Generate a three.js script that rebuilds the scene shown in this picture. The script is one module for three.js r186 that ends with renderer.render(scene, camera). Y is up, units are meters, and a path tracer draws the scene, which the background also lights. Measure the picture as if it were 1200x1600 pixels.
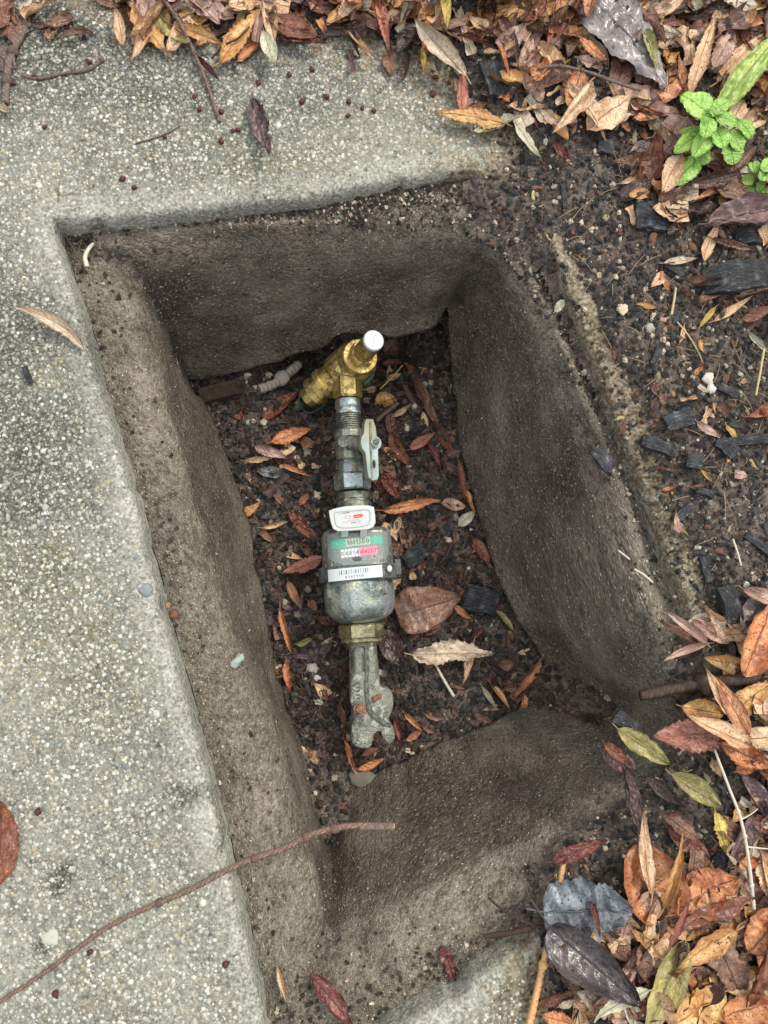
import * as THREE from 'three';
import { mergeGeometries, toCreasedNormals, mergeVertices } from 'three/addons/utils/BufferGeometryUtils.js';
import { ImprovedNoise } from 'three/addons/math/ImprovedNoise.js';

// ───────── camera, sky, sun, exposure ─────────
// Phone held 0.62 m over the pavement, pointed almost straight down.
const H = 0.62, F = 1200, CX = 600, CY = 800, NADIR = [485, 940];
const scene = new THREE.Scene();
const camera = new THREE.PerspectiveCamera(2 * Math.atan(800 / F) * 180 / Math.PI, 0.75, 0.02, 200);
camera.position.set(0, H, 0);
{
  const v = new THREE.Vector3((NADIR[0] - CX) / F, -(NADIR[1] - CY) / F, -1).normalize();
  const base = new THREE.Quaternion().setFromEuler(new THREE.Euler(-Math.PI / 2, 0, 0));
  const w = v.applyQuaternion(base);
  camera.quaternion.copy(new THREE.Quaternion().setFromUnitVectors(w, new THREE.Vector3(0, -1, 0))).multiply(base);
}
camera.updateMatrixWorld(true);
// overcast sky under trees: bright overhead, dim towards the horizon, soft brighter patch round the veiled sun
const SUN = new THREE.Vector3(0.5, 0.8, -0.5).normalize();
{
  const w = 128, h = 64, d = new Float32Array(w * h * 4);
  for (let j = 0; j < h; j++) for (let i = 0; i < w; i++) {
    const el = ((j + 0.5) / h - 0.5) * Math.PI, az = ((i + 0.5) / w - 0.5) * 2 * Math.PI;
    const s = Math.sin(el), dir = new THREE.Vector3(Math.cos(el) * Math.cos(az), s, Math.cos(el) * Math.sin(az));
    let L = s > 0 ? 0.16 + 0.94 * Math.pow(s, 1.4) : 0.1;
    if (s > -0.05) L += 0.5 * Math.pow(Math.max(0, dir.dot(SUN)), 6);
    L *= 0.95;
    d.set([L * 0.97, L * 1.0, L * 1.04, 1], (j * w + i) * 4);
  }
  const t = new THREE.DataTexture(d, w, h, THREE.RGBAFormat, THREE.FloatType);
  t.mapping = THREE.EquirectangularReflectionMapping; t.minFilter = t.magFilter = THREE.LinearFilter; t.needsUpdate = true;
  scene.background = t; scene.environment = t;
}
const sun = new THREE.DirectionalLight(0xfff4e4, 1.5);
sun.position.copy(SUN).multiplyScalar(3); sun.castShadow = true; sun.shadow.radius = 26;
sun.shadow.mapSize.set(2048, 2048);
Object.assign(sun.shadow.camera, { left: -1, right: 1, top: 1, bottom: -1, near: 0.5, far: 8 });
scene.add(sun, sun.target);
const renderer = new THREE.WebGLRenderer({ antialias: true });
renderer.toneMapping = THREE.LinearToneMapping;
renderer.toneMappingExposure = 1.55;
renderer.shadowMap.enabled = true;

// ───────── helpers ─────────
const V = (x, y, z) => new THREE.Vector3(x, y, z);
let seedState = 12345;
const rnd = () => { seedState = (seedState + 0x6d2b79f5) | 0; let t = Math.imul(seedState ^ (seedState >>> 15), 1 | seedState); t = (t + Math.imul(t ^ (t >>> 7), 61 | t)) ^ t; return ((t ^ (t >>> 14)) >>> 0) / 4294967296; };
const rr = (a, b) => a + (b - a) * rnd();
const clamp = (x, a = 0, b = 1) => Math.min(b, Math.max(a, x));
const mix = (a, b, t) => a + (b - a) * t;
const sst = (a, b, x) => { const t = clamp((x - a) / (b - a)); return t * t * (3 - 2 * t); };
const IN = new ImprovedNoise();
const n3 = (x, y, z) => IN.noise(x, y, z);
// a place read off the photograph (its pixel) at a known height, as a point in metres
function at(px, py, y = 0) {
  const d = V((px - CX) / F, -(py - CY) / F, -1).applyQuaternion(camera.quaternion);
  const k = (y - H) / d.y; return V(d.x * k, y, d.z * k);
}
const hash2 = (x, y, s) => { let h = (Math.imul(x, 374761393) + Math.imul(y, 668265263) + Math.imul(s, 1442695041)) | 0; h = Math.imul(h ^ (h >>> 13), 1274126177); h = Math.imul(h ^ (h >>> 15), 0x2c1b3c6d); return ((h ^ (h >>> 16)) >>> 0) / 4294967296; };
function vn(x, y, s, p) {                                      // value noise that repeats every p cells
  const ix = Math.floor(x), iy = Math.floor(y); let fx = x - ix, fy = y - iy; fx = fx * fx * (3 - 2 * fx); fy = fy * fy * (3 - 2 * fy);
  const x0 = ((ix % p) + p) % p, x1 = (x0 + 1) % p, y0 = ((iy % p) + p) % p, y1 = (y0 + 1) % p;
  const a = hash2(x0, y0, s), b = hash2(x1, y0, s), c = hash2(x0, y1, s), d = hash2(x1, y1, s);
  return a + (b - a) * fx + (c - a) * fy + (a - b - c + d) * fx * fy;
}
function fbm(u, v, n, s, o = 4) { let a = 0, w = 0.5, t = 0; for (let i = 0; i < o; i++) { a += w * vn(u * n, v * n, s + i, n); t += w; w *= 0.55; n *= 2; } return a / t; }
const W = { d: 0, id: 0 };
function wor(u, v, n, s) {                                     // nearest jittered point: distance in cells and a hash
  const x = u * n, y = v * n, ix = Math.floor(x), iy = Math.floor(y); let best = 9, id = 0;
  for (let j = -1; j <= 1; j++) for (let i = -1; i <= 1; i++) {
    const cx = ((ix + i) % n + n) % n, cy = ((iy + j) % n + n) % n, h = hash2(cx, cy, s), g = hash2(cx, cy, s + 77);
    const dx = ix + i + h - x, dy = iy + j + g - y, d = dx * dx + dy * dy; if (d < best) { best = d; id = (h * 7919 + g * 104729) % 1; }
  }
  W.d = Math.sqrt(best); W.id = id; return W;
}
function tex(w, h, fn, bump) {                                 // fn(u, v, out) -> colour 0..255 and height 0..1
  const c = new Uint8Array(w * h * 4), b = bump ? new Uint8Array(w * h) : null, o = [0, 0, 0, 0.5];
  for (let j = 0; j < h; j++) for (let i = 0; i < w; i++) { o[3] = 0.5; fn((i + 0.5) / w, (j + 0.5) / h, o); const k = j * w + i; c[k * 4] = clamp(o[0], 0, 255); c[k * 4 + 1] = clamp(o[1], 0, 255); c[k * 4 + 2] = clamp(o[2], 0, 255); c[k * 4 + 3] = 255; if (b) b[k] = clamp(o[3]) * 255; }
  const mk = (data, f) => { const t = new THREE.DataTexture(data, w, h, f); t.wrapS = t.wrapT = THREE.RepeatWrapping; t.minFilter = t.magFilter = THREE.LinearFilter; t.needsUpdate = true; return t; };
  const map = mk(c, THREE.RGBAFormat); map.colorSpace = THREE.SRGBColorSpace;
  return { map, bump: b ? mk(b, THREE.RedFormat) : null };
}
const counts = {};
function named(o, n) { const k = counts[n] = (counts[n] ?? -1) + 1; o.name = k ? n + '_' + String(k).padStart(3, '0') : n; return o; }
function shade(o) { o.traverse((m) => { if (m.isMesh) { m.castShadow = m.receiveShadow = true; } }); return o; }
function tag(o, label, category, group) { o.userData.label = label; if (category) o.userData.category = category; if (group) o.userData.group = group; return o; }
function thing(name, label, category, group) { const o = named(new THREE.Group(), name); tag(o, label, category, group); scene.add(o); return o; }
function part(name, geo, mat, parent) { const m = new THREE.Mesh(geo, mat); m.name = name; parent.add(m); shade(m); return m; }
function structure(o, name) { o.name = name; o.userData.kind = 'structure'; scene.add(o); shade(o); return o; }
function stuff(o, name, parent = scene) { o.name = name; o.userData.kind = 'stuff'; parent.add(o); shade(o); return o; }
function grid(nu, nv, fn, closed = false) {                    // fn(i, j) -> [x, y, z, u, v]
  const P = [], T = [], I = [];
  for (let j = 0; j < nv; j++) for (let i = 0; i < nu; i++) { const p = fn(i, j); P.push(p[0], p[1], p[2]); T.push(p[3] ?? 0, p[4] ?? 0); }
  for (let j = 0; j < nv - 1; j++) for (let i = 0; i < nu - 1; i++) { const a = j * nu + i; I.push(a, a + 1, a + nu, a + 1, a + nu + 1, a + nu); }
  const g = new THREE.BufferGeometry(); g.setAttribute('position', new THREE.Float32BufferAttribute(P, 3)); g.setAttribute('uv', new THREE.Float32BufferAttribute(T, 2)); g.setIndex(I); g.computeVertexNormals(); return g;
}
// bent rod through points with a radius per point
function rod(pts, r0, r1, seg = 24, rad = 8, rough = 0, seed = 0, cap = true) {
  const c = new THREE.CatmullRomCurve3(pts, false, 'centripetal'), fr = c.computeFrenetFrames(seg, false), Q = c.getSpacedPoints(seg);
  const g = grid(rad + 1, seg + 1 + (cap ? 2 : 0), (i, j0) => {
    const j = cap ? clamp(j0 - 1, 0, seg) : j0, end = cap && (j0 === 0 || j0 === seg + 2);
    const a = (i % rad) / rad * Math.PI * 2, t = j / seg; let r = mix(r0, r1, t) * (1 + rough * n3(t * seg * 0.35, a % 6.28, seed * 3.7)) * (end ? 0.02 : 1);
    const p = Q[j], n = fr.normals[j], b = fr.binormals[j];
    return [p.x + r * (Math.cos(a) * n.x + Math.sin(a) * b.x), p.y + r * (Math.cos(a) * n.y + Math.sin(a) * b.y), p.z + r * (Math.cos(a) * n.z + Math.sin(a) * b.z), i / rad, t * seg / 4];
  });
  return g;
}
const std = (o) => new THREE.MeshStandardMaterial(o);
const rgb = (r, g, b) => new THREE.Color().setRGB(r / 255, g / 255, b / 255, THREE.SRGBColorSpace);

// ───────── outlines of the pit, read off the photograph ─────────
// each row: outer edge of the recess, inner rim, foot of the wall (photo pixels), depth of the ledge below the pavement
const RING = [
  [[80, 352], [218, 432], [291, 592], .030], [[110, 342], [235, 410], [310, 592], .022], [[230, 331], [330, 375], [380, 580], .018], [[400, 312], [440, 368], [470, 553], .016],
  [[500, 300], [530, 364], [512, 540], .015], [[560, 288], [580, 362], [545, 522], .014], [[650, 272], [650, 362], [620, 524], .013], [[740, 262], [720, 368], [675, 512], .012],
  [[830, 300], [768, 392], [697, 482], .012], [[862, 390], [800, 425], [700, 510], .011], [[890, 465], [840, 480], [704, 570], .011], [[950, 622], [880, 585], [718, 690], .011],
  [[1010, 782], [920, 705], [746, 800], .011], [[1045, 880], [957, 822], [770, 880], .011], [[1072, 945], [995, 960], [800, 955], .011], [[1110, 1060], [1040, 1070], [838, 1020], .011],
  [[1130, 1190], [1058, 1130], [860, 1062], .012], [[1090, 1280], [1030, 1200], [845, 1088], .014], [[1000, 1350], [940, 1262], [800, 1110], .018], [[860, 1450], [830, 1325], [740, 1140], .022],
  [[770, 1510], [740, 1376], [690, 1158], .024], [[690, 1568], [640, 1432], [630, 1188], .026], [[560, 1640], [560, 1462], [560, 1222], .028], [[440, 1690], [516, 1462], [512, 1290], .030],
  [[415, 1600], [505, 1420], [500, 1258], .030], [[380, 1450], [480, 1320], [485, 1200], .030], [[330, 1235], [425, 1135], [440, 1080], .030], [[265, 1005], [353, 985], [410, 930], .030],
  [[215, 800], [302, 800], [381, 790], .030], [[160, 620], [258, 655], [330, 645], .030], [[120, 470], [232, 500], [303, 615], .030],
];
const RIMDROP = 0.014, FOOT = -0.2, NS = 720;
const RAISE = { 3: .008, 4: .022, 5: .042, 6: .040, 7: .036, 8: .044, 9: .028, 10: .008 };   // the far wall ends higher, over a dark gap
const loopOf = (pts) => { const c = new THREE.CatmullRomCurve3(pts, true, 'catmullrom', 0.45); return Array.from({ length: NS }, (_, i) => c.getPoint(i / NS)); };
const LA = loopOf(RING.map((r) => at(...r[0], 0))), LC = loopOf(RING.map((r) => at(...r[1], -r[3] - RIMDROP))), LD = loopOf(RING.map((r, i) => at(...r[2], FOOT + (RAISE[i] ?? 0))));
for (let i = 0; i < NS; i++) {                                 // worn, chipped edges
  const a = LA[i], d = LC[i].clone().sub(a).setY(0).normalize();
  const chip = 0.0022 * n3(a.x * 28, 1.5, a.z * 28) + 0.0036 * sst(0.25, 0.5, -n3(a.x * 45, 4.2, a.z * 45)) * -1 + 0.0013 * n3(a.x * 110, 7.5, a.z * 110);
  const q = i / NS * RING.length; a.addScaledVector(d, chip * (q > 8.5 && q < 16 ? 0.35 : 1));
  const f = LD[i]; f.addScaledVector(d, 0.004 * n3(f.x * 40, 3.1, f.z * 40) + 0.0016 * n3(f.x * 150, 9, f.z * 150));
  f.y += 0.006 * n3(f.x * 26, 5, f.z * 26);
}
const LEDGE = LC.map((c) => -c.y - RIMDROP);
const inDir = LA.map((a, i) => LC[i].clone().sub(a).setY(0).normalize());
const perp = LA.map((_, i) => { const a = LA[(i + NS - 5) % NS], b = LA[(i + 5) % NS], t = b.clone().sub(a).setY(0).normalize(); const n = V(-t.z, 0, t.x); return n.dot(inDir[i]) < 0 ? n.negate() : n; });
function polyDist(poly, x, z) {                                // signed distance, positive inside
  let d = 1e9, inside = false;
  for (let i = 0, j = poly.length - 1; i < poly.length; j = i++) {
    const a = poly[i], b = poly[j], ex = b.x - a.x, ez = b.z - a.z, wx = x - a.x, wz = z - a.z, t = clamp((wx * ex + wz * ez) / (ex * ex + ez * ez));
    const dx = wx - ex * t, dz = wz - ez * t; d = Math.min(d, dx * dx + dz * dz);
    if ((a.z > z) !== (b.z > z) && x < (b.x - a.x) * (z - a.z) / (b.z - a.z) + a.x) inside = !inside;
  }
  return (inside ? 1 : -1) * Math.sqrt(d);
}
const LDc = LD.filter((_, i) => i % 8 === 0);
const coarseA = LA.filter((_, i) => i % 8 === 0), coarseC = LC.filter((_, i) => i % 8 === 0);
// planting bed: soil that laps over the right and top sides
const SOIL = [[60, -40], [200, 5], [330, 25], [480, 30], [610, 70], [690, 110], [730, 160], [790, 215], [800, 262], [735, 285], [745, 340], [775, 385], [812, 412], [838, 402], [856, 396], [884, 456], [926, 556], [972, 652], [1028, 782], [1067, 888], [1090, 960],
  [1085, 1040], [1066, 1120], [1010, 1185], [965, 1240], [905, 1310], [865, 1380], [845, 1450], [838, 1500], [830, 1600], [825, 1700]].map((p) => at(...p, 0)).concat([V(0.2, 0, 3), V(5, 0, 3), V(5, 0, -3), V(-0.3, 0, -3)]);
function soilY(x, z) {
  const d = polyDist(SOIL, x, z), r = -polyDist(coarseC, x, z);
  const base = -0.011 * (1 - sst(0, 0.05, r)) * (d > -0.02 ? 1 : 0);
  return base - 0.004 + clamp(d, -0.02, 0.04) * 0.3 + 0.0035 * n3(x * 22, 0.5, z * 22) + 0.002 * n3(x * 60, 3.5, z * 60) + 0.0012 * n3(x * 170, 8.5, z * 170);
}
const BUMPS = [[[905, 1092], .085, .024], [[955, 1132], .125, .024], [[512, 1300], .05, .026], [[470, 1240], .02, .02], [[610, 500], -.06, .045], [[500, 540], -.035, .04], [[700, 1120], .012, .05], [[500, 1120], .014, .04]].map(([p, h, s]) => [at(...p, -0.17), h, s]);
function floorY(x, z) {
  let y = -0.214 + 0.006 * n3(x * 18, 2.5, z * 18) + 0.004 * n3(x * 55, 6.5, z * 55) + 0.0018 * n3(x * 150, 4.5, z * 150);
  for (const [p, h, s] of BUMPS) y += h * Math.exp(-((x - p.x) ** 2 + (z - p.z) ** 2) / (2 * s * s));
  return y;
}
function floorAt(px, py) { let y = -0.21, p; for (let i = 0; i < 5; i++) { p = at(px, py, y); y = floorY(p.x, p.z); } p.y = y; return p; }
function ledgeAt(px, py) { return at(px, py, -0.03); }
function groundAt(px, py) { const p = at(px, py, 0); p.y = polyDist(SOIL, p.x, p.z) > 0 ? Math.max(0, soilY(p.x, p.z)) : 0; return at(px, py, p.y); }
// ───────── pavement ─────────
const PT = 1.2, PX0 = at(600, 800).x - 0.6, PZ0 = at(600, 800).z - 0.6;      // the texture tile in metres
const edgeGrid = new Float32Array(128 * 128);
for (let j = 0; j < 128; j++) for (let i = 0; i < 128; i++) edgeGrid[j * 128 + i] = -polyDist(coarseA, PX0 + (i + 0.5) / 128 * PT, PZ0 + (j + 0.5) / 128 * PT);
const dirtGrid = new Float32Array(128 * 128);
for (let j = 0; j < 128; j++) for (let i = 0; i < 128; i++) dirtGrid[j * 128 + i] = polyDist(SOIL, PX0 + (i + 0.5) / 128 * PT, PZ0 + (j + 0.5) / 128 * PT);
const lookup = (G) => (u, v) => { const x = clamp(u * 128 - 0.5, 0, 126.9), y = clamp(v * 128 - 0.5, 0, 126.9), i = x | 0, j = y | 0, a = x - i, b = y - j, k = j * 128 + i; return (G[k] * (1 - a) + G[k + 1] * a) * (1 - b) + (G[k + 128] * (1 - a) + G[k + 129] * a) * b; };
const dirtD = lookup(dirtGrid), edgeD = lookup(edgeGrid);
const PEB = [[204, 203, 192], [190, 188, 174], [182, 180, 164], [176, 175, 162], [164, 164, 152], [152, 151, 138], [140, 141, 131], [128, 133, 129], [112, 122, 122], [172, 158, 128]];
const paveTex = tex(2048, 2048, (u, v, o) => {
  const big = fbm(u, v, 5, 11, 4), mid = fbm(u, v, 22, 21, 3), fine = vn(u * 700, v * 700, 31, 700), ed = edgeD(u, v);
  const top = sst(0.26, 0.10, v + 0.25 * (big - 0.5)) * 0.5 + sst(0.72, 0.95, v + 0.25 * (big - 0.5) - 0.6 * Math.max(0, u - 0.2)) * 0.16;   // dirt where litter lies
  const damp = sst(0.5, 0.68, big + 0.12 * (mid - 0.5) + top), moss = sst(0.56, 0.72, fbm(u, v, 7, 41, 4));
  const trowel = 1 - sst(0.006, 0.03, ed + 0.014 * (mid - 0.5));
  let r = mix(122, 90, damp), g = mix(121, 90, damp), b = mix(109, 82, damp), h = 0.35 + 0.2 * mid;
  r = mix(r, 124, moss * 0.5); g = mix(g, 122, moss * 0.5); b = mix(b, 98, moss * 0.5);
  const stain = fbm(u, v, 13, 47, 5) - 0.5, t = mid * 40 - 20 + (fine - 0.5) * 46 + stain * 70 - 60 * sst(0.12, 0.22, stain) * sst(0.45, 0.6, mid); r += t; g += t; b += t;
  const salt = (vn(u * 900, v * 900, 33, 900) - 0.5) * 90; r = mix(r, 156 + t + salt, trowel * 0.75); g = mix(g, 156 + t + salt, trowel * 0.75); b = mix(b, 146 + t + salt, trowel * 0.75);
  wor(u, v, 760, 51);                                          // sand
  if (W.d < 0.36 && W.id > 0.35) { const k = (W.id - 0.5) * 150, a = 0.75 * (1 - W.d / 0.5); r = mix(r, 165 + k, a); g = mix(g, 163 + k, a); b = mix(b, 146 + k, a); h += 0.15 * (1 - W.d / 0.36); }
  wor(u, v, 330, 61);                                          // small pebbles showing at the surface
  const rad = (0.2 + 0.32 * hash2((W.id * 1e6) | 0, 3, 9)) * (0.8 + 0.5 * vn(u * 900, v * 900, 63, 900));
  if (W.d < rad && hash2((W.id * 1e6) | 0, 5, 2) > 0.2 + trowel * 0.6) {
    const c = PEB[(hash2((W.id * 1e6) | 0, 7, 4) ** 1.2 * PEB.length) | 0], a = sst(rad, rad * 0.7, W.d) * (1 - damp * 0.25); r = mix(r, c[0], a); g = mix(g, c[1], a); b = mix(b, c[2], a); h += 0.45 * Math.sqrt(Math.max(0, 1 - (W.d / rad) ** 2));
  }
  const pit = fbm(u, v, 260, 71, 3); if (pit > 0.7) { const k = 0.6 * sst(0.7, 0.8, pit); r *= 1 - 0.4 * k; g *= 1 - 0.4 * k; b *= 1 - 0.42 * k; h -= 0.25 * k; }
  const dd = dirtD(u, v) + 0.03 * (mid - 0.5) + 0.05 * (fine - 0.5) + 0.05 * (vn(u * 330, v * 330, 95, 330) - 0.5); if (dd > -0.04) { const k = 0.92 * sst(-0.026, -0.02, dd), q = t * 1.5 + (vn(u * 620, v * 620, 97, 620) - 0.5) * 60; r = mix(r, 116 + q, k); g = mix(g, 103 + q, k); b = mix(b, 84 + q, k); }   // soil trodden into the margin
  o[0] = r; o[1] = g; o[2] = b; o[3] = h;
}, true);
const paveMat = std({ map: paveTex.map, bumpMap: paveTex.bump, bumpScale: 0.0011, roughness: 0.82 });
const paveUV = (x, z) => [(x - PX0) / PT, (z - PZ0) / PT];
const pavement = structure(new THREE.Group(), 'pavement');
{
  const S = 15, sh = new THREE.Shape([[-S, -S], [S, -S], [S, S], [-S, S]].map((p) => new THREE.Vector2(...p)));
  const hole = LA.map((a, i) => a.clone().addScaledVector(perp[i], -0.009));
  sh.holes.push(new THREE.Path(hole.map((p) => new THREE.Vector2(p.x, p.z))));
  const g = new THREE.ShapeGeometry(sh), P = g.attributes.position, T = g.attributes.uv;
  for (let i = 0; i < P.count; i++) { const x = P.getX(i), z = P.getY(i); P.setXYZ(i, x, 0, z); T.setXY(i, ...paveUV(x, z)); }
  const I = g.index.array; for (let i = 0; i < I.length; i += 3) { const t = I[i]; I[i] = I[i + 1]; I[i + 1] = t; }
  g.computeVertexNormals(); part('slab', g, paveMat, pavement);
  const bevel = (k) => { const q = k / NS * RING.length; return 0.85 + 0.35 * sst(0.5, 2, q) * sst(9, 7.5, q); };
  const E = [[-0.009, 0], [-0.005, -0.0004], [-0.0025, -0.0012], [-0.0008, -0.0026], [0.0006, -0.0052], [0.0014, -0.009], [0.0018, -0.014], [0.002, -0.022], [0.002, -0.04]];
  const arc = (j, b) => { let t = 0; for (let i = 1; i <= j; i++) t += Math.hypot((E[i][0] - E[i - 1][0]) * b, E[i][1] - E[i - 1][1]); return t; };
  const e = grid(NS + 1, E.length, (i, j) => {
    const k = i % NS, a = LA[k], d = perp[k], n = j > 0 ? 0.0005 * n3(a.x * 120, E[j][1] * 60, a.z * 120) + 0.001 * n3(a.x * 50, 2, a.z * 50) * (j > 1) : 0, s = (E[j][0] + 0.009) * bevel(k) - 0.009 + n;
    const x = a.x + d.x * s, z = a.z + d.z * s, q = paveUV(a.x + d.x * (arc(j, bevel(k)) - 0.009), a.z + d.z * (arc(j, bevel(k)) - 0.009));
    return [x, E[j][1] * (E[j][1] < -0.012 && LEDGE[k] < 0.016 ? 0.8 : 1), z, q[0], q[1]];
  });
  part('slab_edge', e, paveMat, pavement);
}
// ───────── concrete meter box ─────────
const DARK_BROWN = [80, 71, 60];
const dirtTex = (seed, A, B, C, spk, speckN) => tex(2048, 2048, (u, v, o) => {
  const big = fbm(u, v, 4, seed, 4), mid = fbm(u, v, 17, seed + 9, 4), fine = fbm(u, v, 170, seed + 19, 3), f2 = vn(u * 700, v * 700, seed + 3, 700);
  const m = sst(0.36, 0.64, big + 0.5 * (mid - 0.5)), p = sst(0.52, 0.7, mid * 0.6 + big * 0.4 + 0.2 * (fine - 0.5));
  const t = (fine - 0.5) * 62 + (f2 - 0.5) * 52; let h = 0.4 + 0.7 * (fine - 0.5) + 0.4 * (mid - 0.5) + 0.25 * (f2 - 0.5);
  for (let k = 0; k < 3; k++) o[k] = mix(mix(A[k], B[k], m), C[k], p) + t;
  // ragged darker brown patches, denser below the worn rim crest and along the gutter
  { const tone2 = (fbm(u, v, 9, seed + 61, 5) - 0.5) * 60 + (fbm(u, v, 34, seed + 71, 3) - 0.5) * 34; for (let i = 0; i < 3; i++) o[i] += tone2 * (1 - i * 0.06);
    const y = (v > 0.7 ? v - 1 : v) * 0.6, cover = y > 0 ? sst(0.006, 0.02, y) : sst(-0.03, -0.055, y) * 0.4, edge = 0.5 * mid + 0.5 * big + 0.5 * (fine - 0.5) + 0.25 * (f2 - 0.5), th = 0.74 - cover * 0.28, k = sst(th - 0.05, th + 0.05, edge) * 0.85; for (let i = 0; i < 3; i++) o[i] = mix(o[i], DARK_BROWN[i] + t * 0.9 + tone2 * 0.7, k); h += 0.22 * k; }
  wor(u, v, speckN, seed + 29); if (W.d < 0.28 && W.id > spk) { const a = sst(0.28, 0.12, W.d) * 0.8, c = 120 + 110 * ((W.id - spk) / (1 - spk)); o[0] = mix(o[0], c, a); o[1] = mix(o[1], c * 0.96, a); o[2] = mix(o[2], c * 0.86, a); h += 0.25 * a; }
  wor(u, v, 90, seed + 49); if (W.d < 0.3 && W.id > 0.93) { const a = sst(0.3, 0.15, W.d) * 0.4; o[0] = mix(o[0], 40, a); o[1] = mix(o[1], 34, a); o[2] = mix(o[2], 28, a); }
  o[3] = h;
}, true);
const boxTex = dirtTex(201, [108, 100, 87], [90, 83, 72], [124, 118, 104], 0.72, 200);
const boxCols = [];
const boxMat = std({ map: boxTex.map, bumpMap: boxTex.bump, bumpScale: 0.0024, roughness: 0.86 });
{
  const box = thing('meter_box', 'old concrete meter box sunk in the pavement with dirty rim and walls', 'meter box');
  let L = 0; const len = LA.map((a, i) => { const r = L; L += a.distanceTo(LA[(i + 1) % NS]); return r; }); len.push(L);
  const tile = 0.6, wrapU = Math.round(L / tile) / L;
  const rough = (p, k) => { const s = 1; p.x += s * (0.0016 * n3(p.x * 45, p.y * 45, p.z * 45 + 9) + 0.0006 * n3(p.x * 160, p.y * 160, p.z * 160 + 3)); p.y += k * (0.0022 * n3(p.x * 30 + 5, p.y * 30, p.z * 30) + 0.0008 * n3(p.x * 130 + 5, p.y * 130, p.z * 130)); p.z += s * (0.0016 * n3(p.x * 45 + 19, p.y * 45, p.z * 45) + 0.0006 * n3(p.x * 160 + 13, p.y * 160, p.z * 160)); return p; };
  const R = 18, Q = 34, N = R + Q, cols = [];
  for (let k = 0; k < NS; k++) {
    const a = LA[k], c = LC[k], f = LD[k], d = inDir[k], w = Math.hypot(c.x - a.x, c.z - a.z), l = LEDGE[k], q = k / NS * RING.length; let P = [];
    for (let j = 0; j < R; j++) {
      const g = j / (R - 1), s = mix(0.0005, w, g), groove = l < 0.0115 ? 0.009 * sst(0.030, 0.004, s) : 0.003 * sst(0.02, 0.0, s);
      P.push(V(a.x + d.x * s, -l - 0.0035 * g - groove - clamp((g - 0.6) / 0.4) ** 2 * (RIMDROP - 0.0035), a.z + d.z * s));
    }
    for (let j = 1; j <= Q; j++) { const h = j / Q, s = h + 0.08 * Math.sin(Math.PI * Math.min(1, h / 0.45)) * (1 - h); P.push(V(mix(c.x, f.x, s), mix(c.y, f.y, h), mix(c.z, f.z, s)).addScaledVector(d, -0.003 * sst(0.7, 0.74, h) * sst(1, 0.9, h))); }
    const soft = 0.07 + 0.24 * sst(23.5, 25.5, q) + 0.24 * sst(1.5, 0, q) * (q < 5) + 0.10 * sst(17, 19, q) * sst(23, 22, q);   // worn rounder on the left
    for (let it = 0; it < 26; it++) { const O = P.map((v) => v.clone()); for (let j = 3; j < N - 2; j++) P[j].lerp(O[j - 1].clone().add(O[j + 1]).multiplyScalar(0.5), soft); }
    cols.push(P); boxCols.push(P);
  }
  const arcs = cols.map((P) => { let t = 0; return P.map((v, j) => (t += j ? v.distanceTo(P[j - 1]) : 0)); });
  const vert = (i, j) => {
    const k = i % NS, v = cols[k][j].clone(), h = clamp((j - R) / Q); v.addScaledVector(inDir[k], 0.003 * n3(v.x * 16, v.y * 16, v.z * 16 + 40) * Math.sin(Math.PI * h));
    rough(v, 1); return [v.x, v.y, v.z, len[i] * wrapU, (arcs[k][j] - arcs[k][R - 1]) / tile];
  };
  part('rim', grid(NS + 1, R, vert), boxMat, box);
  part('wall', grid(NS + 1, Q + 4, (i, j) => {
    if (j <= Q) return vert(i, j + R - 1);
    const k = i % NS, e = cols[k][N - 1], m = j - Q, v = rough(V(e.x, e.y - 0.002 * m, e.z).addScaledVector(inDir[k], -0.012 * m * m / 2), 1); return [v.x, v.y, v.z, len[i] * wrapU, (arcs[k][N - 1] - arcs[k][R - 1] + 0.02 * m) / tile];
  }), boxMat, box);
}
// ───────── soil ─────────
const soilTex = tex(1024, 1024, (u, v, o) => {
  const big = fbm(u, v, 6, 401, 4), mid = fbm(u, v, 40, 411, 3), fine = fbm(u, v, 200, 421, 2); const k = 60 + 40 * (big - 0.35) + 50 * (mid - 0.5) + 56 * (fine - 0.5);
  o[0] = k * 1.12 + 10; o[1] = k + 8; o[2] = k * 0.88 + 8; let h = 0.3 + 0.4 * mid + 0.3 * fine;
  wor(u, v, 210, 431); if (W.d < 0.3 && W.id > 0.72) { const c = 60 + 130 * (W.id - 0.72) / 0.28, a = sst(0.3, 0.15, W.d); o[0] = mix(o[0], c * 1.04, a); o[1] = mix(o[1], c * 0.97, a); o[2] = mix(o[2], c * 0.86, a); h += 0.25 * a; }
  wor(u, v, 110, 441); if (W.d < 0.42) h += 0.25 * (1 - W.d / 0.42);
  o[3] = h;
}, true);
const pitSoilMat = std({ map: soilTex.map, bumpMap: soilTex.bump, bumpScale: 0.004, roughness: 0.8, color: 0xffffff });
const soilMat = std({ map: soilTex.map, bumpMap: soilTex.bump, bumpScale: 0.003, roughness: 0.93 });
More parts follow.
